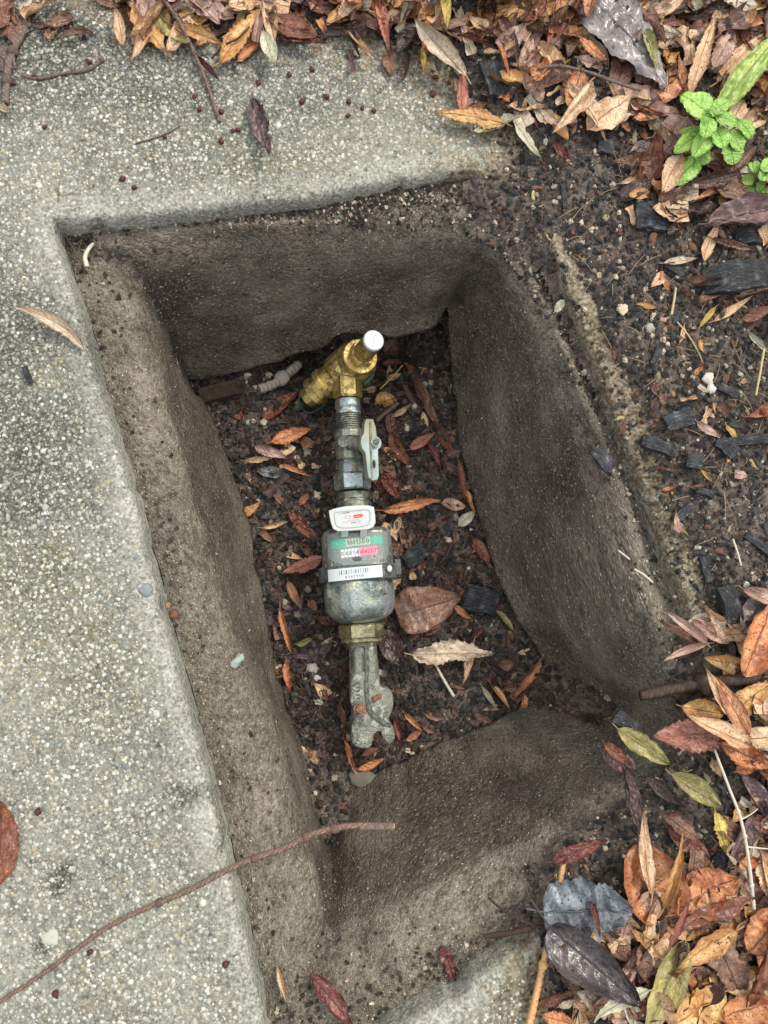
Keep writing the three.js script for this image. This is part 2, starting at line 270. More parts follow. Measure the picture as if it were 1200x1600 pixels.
{
  const lines = (a, b, s, far0, far1) => { const r = []; let x = a, d = s; while (x > far0) { d *= 1.35; x -= d; r.unshift(x); } for (x = a; x <= b; x += s) r.push(x); d = s; while (x < far1) { r.push(x); d *= 1.35; x += d; } return r; };
  const X = lines(-0.32, 0.42, 0.0035, -0.32, 3), Z = lines(-0.58, 0.42, 0.0035, -2.6, 2.6);
  const keep = (x, z) => polyDist(SOIL, x, z) > -0.006 && polyDist(coarseC, x, z) < 0.002;
  const g0 = grid(X.length, Z.length, (i, j) => { const x = X[i], z = Z[j]; return [x, x > 1 || Math.abs(z) > 1 ? 0.012 : soilY(x, z), z, x / 0.5, z / 0.5]; });
  const I = g0.index.array, P = g0.attributes.position, J = [];
  for (let t = 0; t < I.length; t += 3) { const x = (P.getX(I[t]) + P.getX(I[t + 1]) + P.getX(I[t + 2])) / 3, z = (P.getZ(I[t]) + P.getZ(I[t + 1]) + P.getZ(I[t + 2])) / 3; if (keep(x, z)) J.push(I[t], I[t + 2], I[t + 1]); }
  g0.setIndex(J); g0.computeVertexNormals();
  structure(new THREE.Mesh(g0, soilMat), 'soil_bed');
  const c0 = at(250, 400, -0.2), c1 = at(1060, 1420, -0.2), s = 0.003, nx = Math.ceil((c1.x - c0.x) / s), nz = Math.ceil((c1.z - c0.z) / s);
  const f = grid(nx, nz, (i, j) => { const x = c0.x + i * s, z = c0.z + j * s; return [x, floorY(x, z), z, x / 0.5, z / 0.5]; });
  const I2 = f.index.array, FP = f.attributes.position, K2 = []; for (let t = 0; t < I2.length; t += 3) { const x = FP.getX(I2[t]), y = FP.getY(I2[t]), z = FP.getZ(I2[t]); if (y < -0.15 || polyDist(coarseC, x, z) > 0.006) K2.push(I2[t + 1], I2[t], I2[t + 2]); } f.setIndex(K2);
  f.computeVertexNormals(); structure(new THREE.Mesh(f, pitSoilMat), 'pit_soil');
}
// ───────── grains: aggregate in the pavement, crumbs of soil and grit ─────────
const lump = (seed, det = 1, sy = 0.7) => { let g = mergeVertices(new THREE.IcosahedronGeometry(1, det).deleteAttribute('uv').deleteAttribute('normal')); const P = g.attributes.position; for (let i = 0; i < P.count; i++) { const v = V().fromBufferAttribute(P, i), k = 1 + 0.42 * n3(v.x * 1.3 + seed, v.y * 1.3, v.z * 1.3); P.setXYZ(i, v.x * k, v.y * k * sy, v.z * k); } g.computeVertexNormals(); return g; };
const crumb = (seed, sy) => { const g = lump(seed, 1, sy), P = g.attributes.position; for (let i = 0; i < P.count; i++) { const k = 0.62 + 0.7 * hash2(i, 7, seed * 10 | 0); P.setXYZ(i, P.getX(i) * k, P.getY(i) * k, P.getZ(i) * k); } return toCreasedNormals(g, 0.5); };
const M4 = new THREE.Matrix4(), QQ = new THREE.Quaternion(), EU = new THREE.Euler();
function scatter(name, geo, mat, list, parent) {               // list of [position, scale vector, colour, euler]
  const m = new THREE.InstancedMesh(geo, mat, list.length);
  list.forEach(([p, s, c, e], i) => { m.setMatrixAt(i, M4.compose(p, QQ.setFromEuler(e || EU.set(0, i * 2.4, 0)), s)); m.setColorAt(i, c); });
  m.instanceMatrix.needsUpdate = true; return stuff(m, name, parent);
}
const pebbleMat = std({ color: 0xffffff, roughness: 0.75 });
{
  const L = [];
  const x0 = at(-120, -120).x, x1 = at(1000, 0).x, z0 = at(0, -120).z, z1 = at(0, 1720).z;
  for (let i = 0; i < 34000; i++) {
    const x = rr(x0, x1), z = rr(z0, z1), d = -polyDist(coarseA, x, z); if (d < 0.004 || polyDist(SOIL, x, z) > -0.008) continue;
    if (d < 0.03 && rnd() > 0.1 + 0.9 * sst(0.012, 0.03, d)) continue;
    const r = (0.0005 + 0.0010 * rnd() ** 2.5) * (rnd() < 0.02 ? 1.8 : 1), c = PEB[(rnd() ** 1.5 * PEB.length) | 0], k = rr(0.86, 1.08);
    L.push([V(x, r * -0.12, z), V(r * rr(0.9, 1.5), r * 0.55, r), rgb(c[0] * k, c[1] * k, c[2] * k), new THREE.Euler(0, rr(0, 6.3), 0)]);
  }
  scatter('exposed_aggregate', lump(3.3, 1, 0.9), pebbleMat, L, pavement);
}
const tone = (a, b, t) => { const k = rnd(), j = rr(0.92, 1.08); return rgb(mix(a[0], b[0], k) * j, mix(a[1], b[1], k), mix(a[2], b[2], k) * (t ?? 1)); };
const earthCol = (w) => { const q = rnd(), k = rr(0.7, 1.25); if (q < w) return tone([140, 130, 112], [206, 196, 174]); if (q < w + 0.1) return rgb(96 * k, 70 * k, 52 * k); if (q < w + 0.3) return rgb(84 * k, 77 * k, 68 * k); return rgb(52 * k, 47 * k, 42 * k); };
const crumbMat = std({ color: 0xffffff, roughness: 0.9 });
{
  const A = [], B = [];
  const x0 = at(60, 0).x, x1 = at(1260, 0).x, z0 = at(0, -60).z, z1 = at(0, 1680).z;
  for (let i = 0; i < 60000; i++) {
    const x = rr(x0, x1), z = rr(z0, z1), d = polyDist(SOIL, x, z); if (d < (x > 0.1 && z > -0.25 && z < 0.2 ? -0.012 : -0.005) || (d < 0.012 && rnd() > (d < 0 ? 0.22 : 0.6))) continue; if (polyDist(coarseC, x, z) > 0.004) continue;
    const y = Math.max(soilY(x, z), d < 0.01 ? (-polyDist(coarseA, x, z) > 0 ? 0 : soilY(x, z)) : -1);
    if (rnd() < 0.74) { const r = 0.0005 + 0.0021 * rnd() ** 3; A.push([V(x, y + r * 0.4, z), V(r * rr(0.8, 1.4), r, r), earthCol(0.17), new THREE.Euler(rr(0, 6), rr(0, 6), rr(0, 6))]); }
    else { const l = 0.0012 + 0.0065 * rnd() ** 2.8, c = rnd() < 0.9 ? tone([32, 32, 33], [68, 66, 65]) : rnd() < 0.6 ? tone([74, 52, 40], [122, 84, 62]) : tone([136, 114, 84], [188, 166, 128]); B.push([V(x, y + 0.001, z), V(l, l * rr(0.12, 0.24), l * rr(0.18, 0.45)), c, new THREE.Euler(rr(-0.3, 0.3), rr(0, 6.3), rr(-0.35, 0.35))]); }
  }
  scatter('soil_crumbs', crumb(1.2, 0.8), crumbMat, A); scatter('mulch_splinters', crumb(4.2, 0.7), crumbMat, B);
  const C = [], f0 = at(260, 440, -0.21), f1 = at(1020, 1360, -0.21);
  for (let i = 0; i < 34000; i++) {
    const x = rr(f0.x, f1.x), z = rr(f0.z, f1.z), y = floorY(x, z); if (y < -0.19 && polyDist(LDc, x, z) < -0.03) continue; if (y > -0.17 && polyDist(coarseC, x, z) < 0.008) continue;
    const r = 0.0006 + 0.0042 * rnd() ** 3.6; C.push([V(x, y + r * 0.35, z), V(r * rr(0.8, 1.4), r, r), earthCol(0.03), new THREE.Euler(rr(0, 6), rr(0, 6), rr(0, 6))]);
  }
  scatter('pit_crumbs', crumb(5.1, 0.8), crumbMat, C);
  const D = [];                                                // grit fallen on the ledge, thickest along the gutter and in the corners
  for (let i = 0; i < 20000; i++) {
    const k = (rnd() * NS) | 0, idx = k / NS * RING.length, corner = 1.1 * Math.exp(-((idx - 7) ** 2) / 8) + 0.5 * Math.exp(-((idx - 4.5) ** 2) / 4) + 0.16 * Math.exp(-((idx - 22) ** 2) / 3) + 0.35 * Math.exp(-(idx ** 2) / 0.6) + (idx > 9 && idx < 16 ? 0.08 : 0);
    if (rnd() > 0.07 + corner) continue;
    const g = rnd() < 0.6 ? rnd() ** 2 * 0.5 : rnd(), a = LA[k], c = LC[k], w = Math.hypot(c.x - a.x, c.z - a.z), s = 0.003 + g * (w - 0.003), r = 0.0003 + 0.0015 * rnd() ** 3;
    const y = -LEDGE[k] - 0.0035 * g - (LEDGE[k] < 0.0115 ? 0.009 * sst(0.030, 0.004, s) : 0.003 * sst(0.02, 0, s)) - clamp((g - 0.6) / 0.4) ** 2 * (RIMDROP - 0.0035);
    D.push([V(a.x + inDir[k].x * s, y + r * 0.5, a.z + inDir[k].z * s), V(r * rr(0.8, 1.6), r, r), earthCol(0.16), new THREE.Euler(rr(0, 6), rr(0, 6), rr(0, 6))]);
  }
  for (let i = 0; i < 9000; i++) {                              // sand grains and specks of soil stuck all over the box
    const k = (rnd() * NS) | 0, j = 1 + ((rnd() * 50) | 0), a = boxCols[k][j], b = boxCols[(k + 1) % NS][j], c = boxCols[k][Math.min(51, j + 1)], t = rnd(), w = rnd(), r = 0.0002 + 0.0006 * rnd() ** 2.5;
    const v = V(a.x + (b.x - a.x) * t + (c.x - a.x) * w, a.y + (c.y - a.y) * w, a.z + (b.z - a.z) * t + (c.z - a.z) * w); D.push([v, V(r * rr(0.8, 1.7), r, r), rnd() < 0.55 ? tone([104, 96, 82], [186, 178, 158]) : tone([40, 35, 30], [84, 74, 62]), new THREE.Euler(rr(0, 6), rr(0, 6), rr(0, 6))]);
  }
  scatter('ledge_grit', crumb(8.4, 0.8), crumbMat, D);
}
// ───────── metals and prints ─────────
const metalTex = (seed, A, B, C) => tex(256, 256, (u, v, o) => {
  const a = fbm(u, v, 5, seed, 4), b = fbm(u, v, 13, seed + 7, 3), c = fbm(u, v, 60, seed + 13, 2), k = sst(0.4, 0.62, a), q = sst(0.55, 0.68, b);
  for (let i = 0; i < 3; i++) o[i] = mix(mix(A[i], B[i], k), C[i], q) + (c - 0.5) * 50;
  wor(u, v, 40, seed + 23); if (W.d < 0.25 && W.id > 0.72) { const w = 0.6 * sst(0.25, 0.1, W.d); for (let i = 0; i < 3; i++) o[i] = mix(o[i], W.id > 0.86 ? 205 : 48, w); }
  o[3] = 0.5 + 0.6 * (c - 0.5) + 0.3 * (b - 0.5);
}, true);
const mt = (t, o) => std({ map: t.map, bumpMap: t.bump, ...o });
const agedT = metalTex(501, [138, 142, 132], [104, 106, 96], [150, 148, 128]), blueT = metalTex(521, [150, 162, 164], [112, 122, 124], [128, 122, 102]), castT = metalTex(541, [148, 157, 154], [108, 117, 114], [172, 172, 154]),
  boltT = metalTex(561, [150, 104, 80], [110, 66, 50], [180, 150, 130]), brassT = metalTex(581, [204, 180, 112], [180, 156, 94], [142, 122, 78]), oldBrassT = metalTex(601, [152, 146, 112], [114, 109, 86], [186, 180, 140]);
const aged = mt(agedT, { metalness: 0.55, roughness: 0.5, bumpScale: 0.0006 }), blue = mt(blueT, { metalness: 0.5, roughness: 0.45, bumpScale: 0.0005 }), cast = mt(castT, { metalness: 0.4, roughness: 0.42, bumpScale: 0.0007 }),
  rusty = mt(boltT, { metalness: 0.3, roughness: 0.6, bumpScale: 0.0006 }), brass = mt(brassT, { metalness: 0.75, roughness: 0.4, bumpScale: 0.0003 }), oldBrass = mt(oldBrassT, { metalness: 0.6, roughness: 0.42, bumpScale: 0.0004 });
const patina = mt(metalTex(661, [158, 176, 174], [128, 146, 146], [146, 150, 132]), { metalness: 0.35, roughness: 0.42, bumpScale: 0.0005 });
const tailMat = mt(metalTex(621, [134, 136, 124], [102, 104, 94], [166, 170, 156]), { metalness: 0.15, roughness: 0.68, bumpScale: 0.002 });
const capMat = std({ color: rgb(204, 206, 208), roughness: 0.45 }), whitePlastic = std({ color: rgb(196, 200, 197), roughness: 0.42 }), darkBand = mt(metalTex(641, [92, 96, 98], [72, 76, 78], [108, 110, 108]), { metalness: 0.2, roughness: 0.5, bumpScale: 0.0003 });
function print(w, h, draw, o = {}) { const c = document.createElement('canvas'); c.width = w; c.height = h; const x = c.getContext('2d'); draw(x, w, h); const t = new THREE.CanvasTexture(c); t.colorSpace = THREE.SRGBColorSpace; return std({ map: t, roughness: 0.45, ...o }); }

// ───────── the water line: everything on it shares one axis ─────────
const PY = -0.165, pA = at(541, 600, PY), pB = at(576, 1160, PY), mpp = pA.distanceTo(pB) / 561.1, yaw = Math.atan2(pB.x - pA.x, pB.z - pA.z);
const axisCol = (row) => 541 + 35 * (row - 600) / 560;
function onPipe(name, row, label, category) { const g = thing(name, label, category); g.position.copy(at(axisCol(row), row, PY)); g.rotation.y = yaw; g.userData.row = undefined; delete g.userData.row; g.updateMatrixWorld(true); return g; }
// turned part along the pipe: rows and half widths in photo pixels, made metric
function turned(base, pts, seg = 40, sy = 1) { const n = pts.length; return grid(seg + 1, n, (i, j) => { const a = i / seg * Math.PI * 2, r = pts[j][1] * mpp; return [r * Math.cos(a), r * Math.sin(a) * sy, (pts[j][0] - base) * mpp, i / seg * Math.max(1, Math.round(r * 60)), (pts[j][0]) * mpp * 12]; }); }
function hexed(base, r0, r1, hw, turn = 0) { const g = turned(base, [[r0, 1], [r0, hw * 0.9], [r0 + 2.5, hw], [r1 - 2.5, hw], [r1, hw * 0.9], [r1, 1]], 6); g.rotateZ(turn); return toCreasedNormals(g, 0.4); }
const creased = (g, a = 0.6) => toCreasedNormals(g, a);
function sup(a, sx, sy, n) { const c = Math.cos(a), s = Math.sin(a); return [sx * Math.sign(c) * Math.abs(c) ** (2 / n), sy * Math.sign(s) * Math.abs(s) ** (2 / n)]; }
function loft(base, sec, n, seg = 72) { return grid(seg + 1, sec.length, (i, j) => { const [row, hx, hy] = sec[j], p = sup(i / seg * Math.PI * 2, hx * mpp, hy * mpp, n); return [p[0], p[1], (row - base) * mpp, i / seg * 3, row * mpp * 14]; }); }
{
  const B = 900, g = onPipe('water_meter', B, 'scuffed grey water meter with barcode label and open white lid', 'water meter');
  const HX = 54, HY = 52, NN = 3.4;
  part('register_housing', creased(loft(B, [[827, 1, 1], [827, 40, 38], [828, 46, 44], [830, 50, 48], [834, 53, 51], [841, HX, HY], [862, HX, HY], [886, HX + 1.5, HY + 1]], NN), 0.5), cast, g);
  part('neck', creased(turned(B, [[769, 20], [769, 25], [774, 26.5], [779, 26.5], [780, 25], [783, 25], [784, 26.5], [800, 27], [828, 28]])), aged, g);
  const band = part('band', creased(loft(B, [[885, 40, 40], [885, 60, 56], [886.5, 61.5, 57.5], [906.5, 61.5, 57.5], [908, 60, 56], [908, 40, 40]], 3, 96), 0.5), darkBand, g);
  part('bowl', creased(turned(B, [[907, 50], [908, 53], [918, 54.5], [932, 55], [944, 54.5], [952, 53], [959, 49], [965, 43], [969, 36], [972, 28], [974, 10]], 56), 0.9), cast, g);
  const nut = part('nut', hexed(B, 973, 996, 35, 0), oldBrass, g);
  part('collar', creased(turned(B, [[994, 15], [994, 30], [996, 32.5], [1000, 32.5], [1002, 30], [1002, 25], [1007, 24], [1007, 10]])), oldBrass, g);
  // clasps on the bowl and lug with screw on the band
  const box = (x0, x1, r0, r1, y, h) => { const b = new THREE.BoxGeometry((x1 - x0) * mpp, h, (r1 - r0) * mpp, 2, 2, 2), P = b.attributes.position; b.translate((x0 + x1) / 2 * mpp, y, ((r0 + r1) / 2 - B) * mpp); return b; };
  part('clasp', box(-50, -44, 906, 931, 0.012, 0.02).rotateZ(0), cast, g); part('clasp', box(32, 40, 906, 929, 0.0205, 0.016), cast, g);
  part('lug', box(55, 64, 879, 902, 0.014, 0.016), darkBand, g);
  const scr = new THREE.SphereGeometry(0.0028, 14, 8); scr.scale(1, 0.6, 1.25); scr.translate(44 * mpp, 0.0352, (893.5 - B) * mpp); part('screw', scr, whitePlastic, g);
  // printed face of the register, bent over the housing
  const patch = (x0, x1, r0, r1, hx, hy, n, off, nu = 30, tilt = 0, nv = 2) => { const q = grid(nu + 1, nv, (i, j) => { const u = i / nu, x = mix(x0, x1, u), yy = hy * Math.pow(Math.max(0, 1 - Math.pow(Math.abs(x / hx), n)), 1 / n); const s = j / (nv - 1); return [x * mpp, yy * mpp + off, (mix(r0, r1, s) - tilt * x - B) * mpp, u, 1 - s]; }); return q; };
  const face = print(512, 260, (x, w, h) => {
    x.fillStyle = '#7c8581'; x.fillRect(0, 0, w, h);
    for (let i = 0; i < 2600; i++) { const k = 110 + rnd() * 90; x.fillStyle = `rgba(${k},${k + 6},${k},0.35)`; x.fillRect(rnd() * w, rnd() * h, 1 + rnd() * 4, 1 + rnd() * 3); }
    x.save(); x.translate(0, 34); x.rotate(-0.055);
    x.fillStyle = '#57aa92'; x.fillRect(28, 18, 118, 70); x.fillRect(352, 22, 112, 66); x.fillStyle = '#a4bba8'; x.fillRect(146, 20, 206, 66);
    x.fillStyle = '#5d6a62'; x.font = 'bold 54px sans-serif'; x.fillText('M4150', 158, 72, 150); x.fillText('0', 316, 72);
    x.fillStyle = '#dfe4e4'; x.fillRect(98, 104, 152, 68); x.fillStyle = '#e88ba0'; x.fillRect(250, 102, 158, 70);
    x.fillStyle = '#6f7a7c'; for (let i = 0; i < 5; i++) x.fillRect(126 + i * 29, 104, 5, 68); x.fillStyle = '#cc2d55'; for (let i = 0; i < 4; i++) x.fillRect(286 + i * 40, 102, 4, 70);
    x.font = 'bold 46px sans-serif'; x.fillStyle = '#505a5e'; x.fillText('0', 98, 155, 24); x.fillText('4', 133, 155, 22); x.fillText('0', 162, 155, 22); x.fillText('1', 194, 155, 20); x.fillText('4', 222, 155, 24);
    x.fillStyle = '#c01f48'; x.fillText('4', 258, 155, 28); x.fillText('4', 294, 155, 30); x.fillText('3', 336, 155, 28); x.fillText('7', 374, 155, 28);
    x.fillStyle = '#4c4440'; x.beginPath(); x.ellipse(226, 196, 40, 20, 0.1, 0, 7); x.fill(); x.beginPath(); x.ellipse(372, 190, 12, 8, 0, 0, 7); x.fill(); x.fillStyle = '#b8b09c'; for (let i = 0; i < 40; i++) x.fillRect(280 + rnd() * 160, 180 + rnd() * 30, 4 + rnd() * 8, 3);
    x.restore();
    for (let i = 0; i < 520; i++) { x.fillStyle = rnd() < 0.5 ? 'rgba(210,208,190,0.55)' : 'rgba(90,88,78,0.45)'; x.beginPath(); x.ellipse(rnd() * w, rnd() * h, 1 + rnd() * 4, 1 + rnd() * 3, rnd() * 3, 0, 7); x.fill(); }
  }, { roughness: 0.4 });
  part('register_face', patch(-46, 46, 837, 884, HX, HY, NN, 0.0006, 30), face, g);
  const code = print(420, 110, (x, w, h) => {
    x.fillStyle = '#c8cfcf'; x.fillRect(0, 0, w, h); x.save(); x.rotate(-0.02); x.fillStyle = '#4c5458'; let p = 86; const bars = [4, 3, 7, 4, 3, 5, 8, 4, 4, 7, 4, 5, 3, 4, 7, 4, 5, 4, 3, 8, 4, 4, 7, 3, 5, 4]; bars.forEach((b, i) => { if (i % 2 === 0) x.fillRect(p, 22, b, 40); p += b * 1.9; });
    x.fillStyle = '#3a4044'; x.font = 'bold 27px sans-serif'; let q = 128; for (const d of '6147110') { x.fillText(d, q, 96); q += 21; } x.restore();
    for (let i = 0; i < 90; i++) { x.fillStyle = 'rgba(120,116,100,0.25)'; x.fillRect(rnd() * w, rnd() * h, 2 + rnd() * 5, 1 + rnd() * 2); }
  });
  part('barcode_label', patch(-48, 33, 888, 906, 61.5, 57.5, 3, 0.0007, 24, 0.03), code, band);
  // open lid lying back over the neck
  const LY = -0.119, loc = (px, py, y = LY) => g.worldToLocal(at(px, py, y));
  const lidPts = [[515, 799], [522, 796], [538, 792.5], [560, 790.5], [575, 791], [583, 793], [585, 806], [585.5, 817], [582, 823], [575, 826], [560, 827.2], [542, 828.4], [528, 829], [521, 825], [518, 816], [516, 806]].map((p) => loc(...p));
  const sh = new THREE.Shape(); sh.setFromPoints(lidPts.map((p) => new THREE.Vector2(p.x, p.z)));
  const lidG = new THREE.ExtrudeGeometry(sh, { depth: 0.003, bevelEnabled: true, bevelSize: 0.0008, bevelThickness: 0.0008, bevelSegments: 3, steps: 1 }); lidG.rotateX(Math.PI / 2); lidG.translate(0, LY - PY, 0);
  const lid = part('lid', lidG, whitePlastic, g);
  const fr = (pts) => rod(pts.map((p) => { const q = loc(...p); q.y = LY - PY + 0.0012; return q; }), 0.0008, 0.0008, 40, 6, 0, 0, true);
  part('lid_frame', fr([[523, 800], [545, 798], [576, 796.5], [578.5, 799], [578, 815], [576, 819], [530, 823.5], [526, 820], [523, 803], [523, 800]]), whitePlastic, lid);
  const tagMat = print(320, 150, (x, w, h) => {
    x.fillStyle = '#c2c6c4'; x.fillRect(0, 0, w, h); x.fillStyle = '#2a2e30'; x.fillRect(60, 8, 70, 9); x.fillStyle = '#9aa0a0'; x.fillRect(14, 14, 44, 10); x.fillRect(140, 8, 110, 5);
    x.save(); x.translate(0, 4); x.strokeStyle = '#b96a6a'; x.lineWidth = 5; x.beginPath(); x.arc(92, 58, 15, 0.6, 5.7); x.stroke(); x.beginPath(); x.arc(124, 50, 9, 3.4, 8); x.stroke(); x.beginPath(); x.arc(124, 66, 9, 4.6, 9.2); x.stroke(); x.fillStyle = '#a35a5a'; x.beginPath(); x.arc(150, 58, 4, 0, 7); x.fill();
    x.fillStyle = '#d4433d'; x.beginPath(); x.moveTo(162, 36); x.lineTo(246, 32); x.lineTo(262, 52); x.lineTo(238, 76); x.lineTo(166, 80); x.fill(); x.fillStyle = '#eed0cc'; x.fillRect(172, 56, 60, 4); x.restore();
    x.fillStyle = '#6d7272'; x.fillRect(110, 98, 112, 4); x.fillRect(60, 116, 66, 4); x.fillRect(140, 112, 90, 4); x.fillStyle = '#34383a'; x.fillRect(136, 128, 56, 7); x.fillRect(204, 128, 34, 5);
  });
  { const c = [[525, 801], [577, 797.5], [576.5, 817], [527.5, 821.5]].map((p) => { const q = loc(...p); return q; }); part('lid_print', grid(9, 2, (i, j) => { const u = i / 8, a = c[0].clone().lerp(c[1], u), b = c[3].clone().lerp(c[2], u), p = a.lerp(b, j); return [p.x, LY - PY + 0.00095, p.z, u, 1 - j]; }), tagMat, lid); }
  for (const px of [538.5, 568]) { const a = loc(px, 826, LY), b = loc(px + 0.5, 838, -0.1285), w = 5 * mpp, t = 0.0016; const q = new THREE.BoxGeometry(w * 2, t, a.distanceTo(b), 2, 1, 4); q.rotateX(Math.atan2(a.y - b.y, b.z - a.z)); q.translate((a.x + b.x) / 2, (a.y + b.y) / 2, (a.z + b.z) / 2); part('hinge', q, whitePlastic, lid); }
}
{
  const B = 700, g = onPipe('ball_valve', B, 'old blue grey ball valve with flat lever above the meter', 'valve');
  part('coupling', creased(turned(B, [[622, 10], [622, 19], [623.5, 20], [634, 20.5], [636, 19.5], [637, 18.5], [642, 19], [643, 20.5], [646, 20.5], [647, 18]])), blue, g);
  const th = []; for (let r = 647; r < 673; r += 3.7) th.push([r, 18.6], [r + 1.2, 20.8], [r + 2.2, 20.8], [r + 3.2, 18.6]); part('thread', creased(turned(B, th), 0.3), aged, g);
  part('body', creased(turned(B, [[672, 12], [672, 22], [674, 24], [684, 24], [686, 22.5], [706, 23], [712, 24], [719, 23], [721, 20], [722, 12]], 12), 0.45), aged, g);
  part('sleeve', creased(turned(B, [[720, 10], [720, 19], [722, 20], [741, 20.5], [743, 18]])), blue, g);
  part('nut', hexed(B, 742, 768, 29, 0), blue, g);
  // stem boss, stem and the lever on the right
  const L = (px, py, y) => g.worldToLocal(at(px, py, y));
  const boss = rod([L(541, 691, -0.151), L(536.5, 690, -0.144)], 0.0055, 0.0058, 6, 18); part('boss', creased(boss, 0.8), aged, g);
  part('stem', rod([L(548, 692, -0.152), L(560, 693, -0.146), L(573, 693, -0.139)], 0.0085, 0.0078, 10, 18), aged, g);
  const a = L(577, 656, -0.128), b = L(582.5, 754, -0.128), mid = L(579.5, 692, -0.128), len = a.distanceTo(b), dz = b.clone().sub(a).normalize();
  const sh = new THREE.Shape(), k = 0.00062, W2 = (t) => t; // outline of the lever, along its length
  const o = [[-5, 0], [6, 0], [9.5, 12], [10.5, 28], [17, 33], [19, 37], [17, 43], [11.5, 48], [11, 62], [10.5, 90], [7, 97], [0, 98.5], [-6.5, 94], [-8.5, 80], [-10, 55], [-16, 47], [-17.5, 38], [-15, 30], [-10.5, 24], [-8.5, 8]];
  sh.setFromPoints(o.map((p) => new THREE.Vector2(p[0] * k, p[1] * k)));
  const slot = new THREE.Path(); slot.absellipse(3.6 * k, 73 * k, 3.6 * k, 8 * k, 0, Math.PI * 2, true); sh.holes.push(slot);
  const lg = new THREE.ExtrudeGeometry(sh, { depth: 0.0045, bevelEnabled: true, bevelSize: 0.0009, bevelThickness: 0.0012, bevelSegments: 3, curveSegments: 16 });
  const M = new THREE.Matrix4().makeBasis(V(-dz.z, 0, dz.x).negate().applyAxisAngle(dz, 0).normalize(), dz.clone(), V(0, -1, 0)); M.setPosition(a); lg.applyMatrix4(M);
  lg.translate(-a.x, -a.y, -a.z); lg.applyQuaternion(new THREE.Quaternion().setFromAxisAngle(dz, -0.42)); lg.translate(a.x, a.y, a.z);
  const lever = part('lever', lg, patina, g);
  const ridge = rod([a.clone().add(V(0.0006, 0.001, 0.002)), mid.clone().add(V(-0.0002, 0.0022, 0)), b.clone().add(V(-0.0012, 0.001, -0.004))], 0.0012, 0.0012, 16, 8); part('rib', ridge, oldBrass, lever);
  const hub = rod([L(585.5, 691, -0.131), L(587.5, 690, -0.1235)], 0.0052, 0.005, 6, 20); part('hub', creased(hub, 0.8), patina, lever);
  const sc = new THREE.CylinderGeometry(0.0032, 0.0034, 0.0018, 6); sc.translate(...L(588, 690, -0.1228).toArray()); part('screw', sc, aged, lever);
}
{
  const o = at(549, 572, PY), g = thing('brass_valve', 'shiny brass pressure valve with a round white cap, half under the far wall', 'valve'); g.position.copy(o); g.updateMatrixWorld(true);
  const L = (px, py, y) => at(px, py, y).sub(o);
  const along = (p, q, pts, seg = 36, flat) => { const d = q.clone().sub(p).normalize(), qq = new THREE.Quaternion().setFromUnitVectors(V(0, 0, 1), d); const n = pts.length; let e = grid(seg + 1, n, (i, j) => { const a = i / seg * Math.PI * 2, r = pts[j][1]; return [r * Math.cos(a), r * Math.sin(a), pts[j][0], i / seg * 2, pts[j][0] * 16]; }); e = toCreasedNormals(e, flat ? 0.3 : 0.55); e.applyQuaternion(qq); e.translate(p.x, p.y, p.z); return e; };
  const p = L(556, 565, -0.160), q = L(583, 533, -0.098), len = p.distanceTo(q);
  part('body', along(p, q, [[-0.026, 0.002], [-0.025, 0.010], [-0.019, 0.0175], [-0.009, 0.0218], [0, 0.0228], [0.006, 0.0215], [0.010, 0.0188], [0.013, 0.016]], 40), brass, g);
  part('bonnet_flange', along(p, q, [[0.011, 0.012], [0.011, 0.0178], [0.0125, 0.0188], [0.0165, 0.0188], [0.018, 0.0176], [0.0185, 0.011]]), brass, g);
  part('bonnet_nut', along(p, q, [[0.0182, 0.003], [0.0182, 0.0125], [0.0192, 0.0137], [0.026, 0.0137], [0.0272, 0.0125], [0.0272, 0.003]], 6, true), brass, g);
  part('bonnet', along(p, q, [[0.026, 0.004], [0.026, 0.0112], [0.028, 0.0112], [0.0285, 0.0104], [len - 0.002, 0.0104], [len - 0.001, 0.0098], [len - 0.0008, 0.002]]), brass, g);
  const cap = part('cap', along(p, q, [[len - 0.0015, 0.004], [len - 0.0015, 0.0100], [len, 0.0103], [len + 0.0022, 0.0101], [len + 0.0032, 0.0092], [len + 0.0034, 0.0002]]), capMat, g);
  { const d = q.clone().sub(p).normalize(), s = new THREE.BoxGeometry(0.0006, 0.015, 0.0007); s.rotateZ(-0.5); s.applyQuaternion(new THREE.Quaternion().setFromUnitVectors(V(0, 0, 1), d)); s.translate(q.x + d.x * 0.0035, q.y + d.y * 0.0035, q.z + d.z * 0.0035); part('slot_rib', s, std({ color: rgb(176, 180, 184), roughness: 0.5 }), cap); }
  const n0 = L(542, 590, PY), n1 = L(543.3, 623, PY), hl = n0.distanceTo(n1);
  part('throat', along(L(547, 570, -0.162), n1, [[0, 0.017], [0.008, 0.0158], [0.012, 0.0142], [0.014, 0.0142]]), brass, g);
  const hx = along(n0, n1, [[0, 0.003], [0, 0.0138], [0.0015, 0.0155], [hl - 0.002, 0.0155], [hl, 0.014], [hl, 0.003]], 6, true); part('outlet_nut', hx, brass, g);
  const b0 = L(548, 566, -0.164), b1 = L(476, 626, -0.196);
  part('inlet_branch', along(b0, b1, [[-0.004, 0.016], [0, 0.0195], [0.012, 0.0200], [0.020, 0.0190], [0.024, 0.0160], [0.034, 0.0155], [0.035, 0.0178], [0.040, 0.0178], [0.041, 0.0145], [0.047, 0.0145], [0.048, 0.0162], [0.054, 0.0162], [0.055, 0.011], [0.064, 0.011]]), brass, g);
}
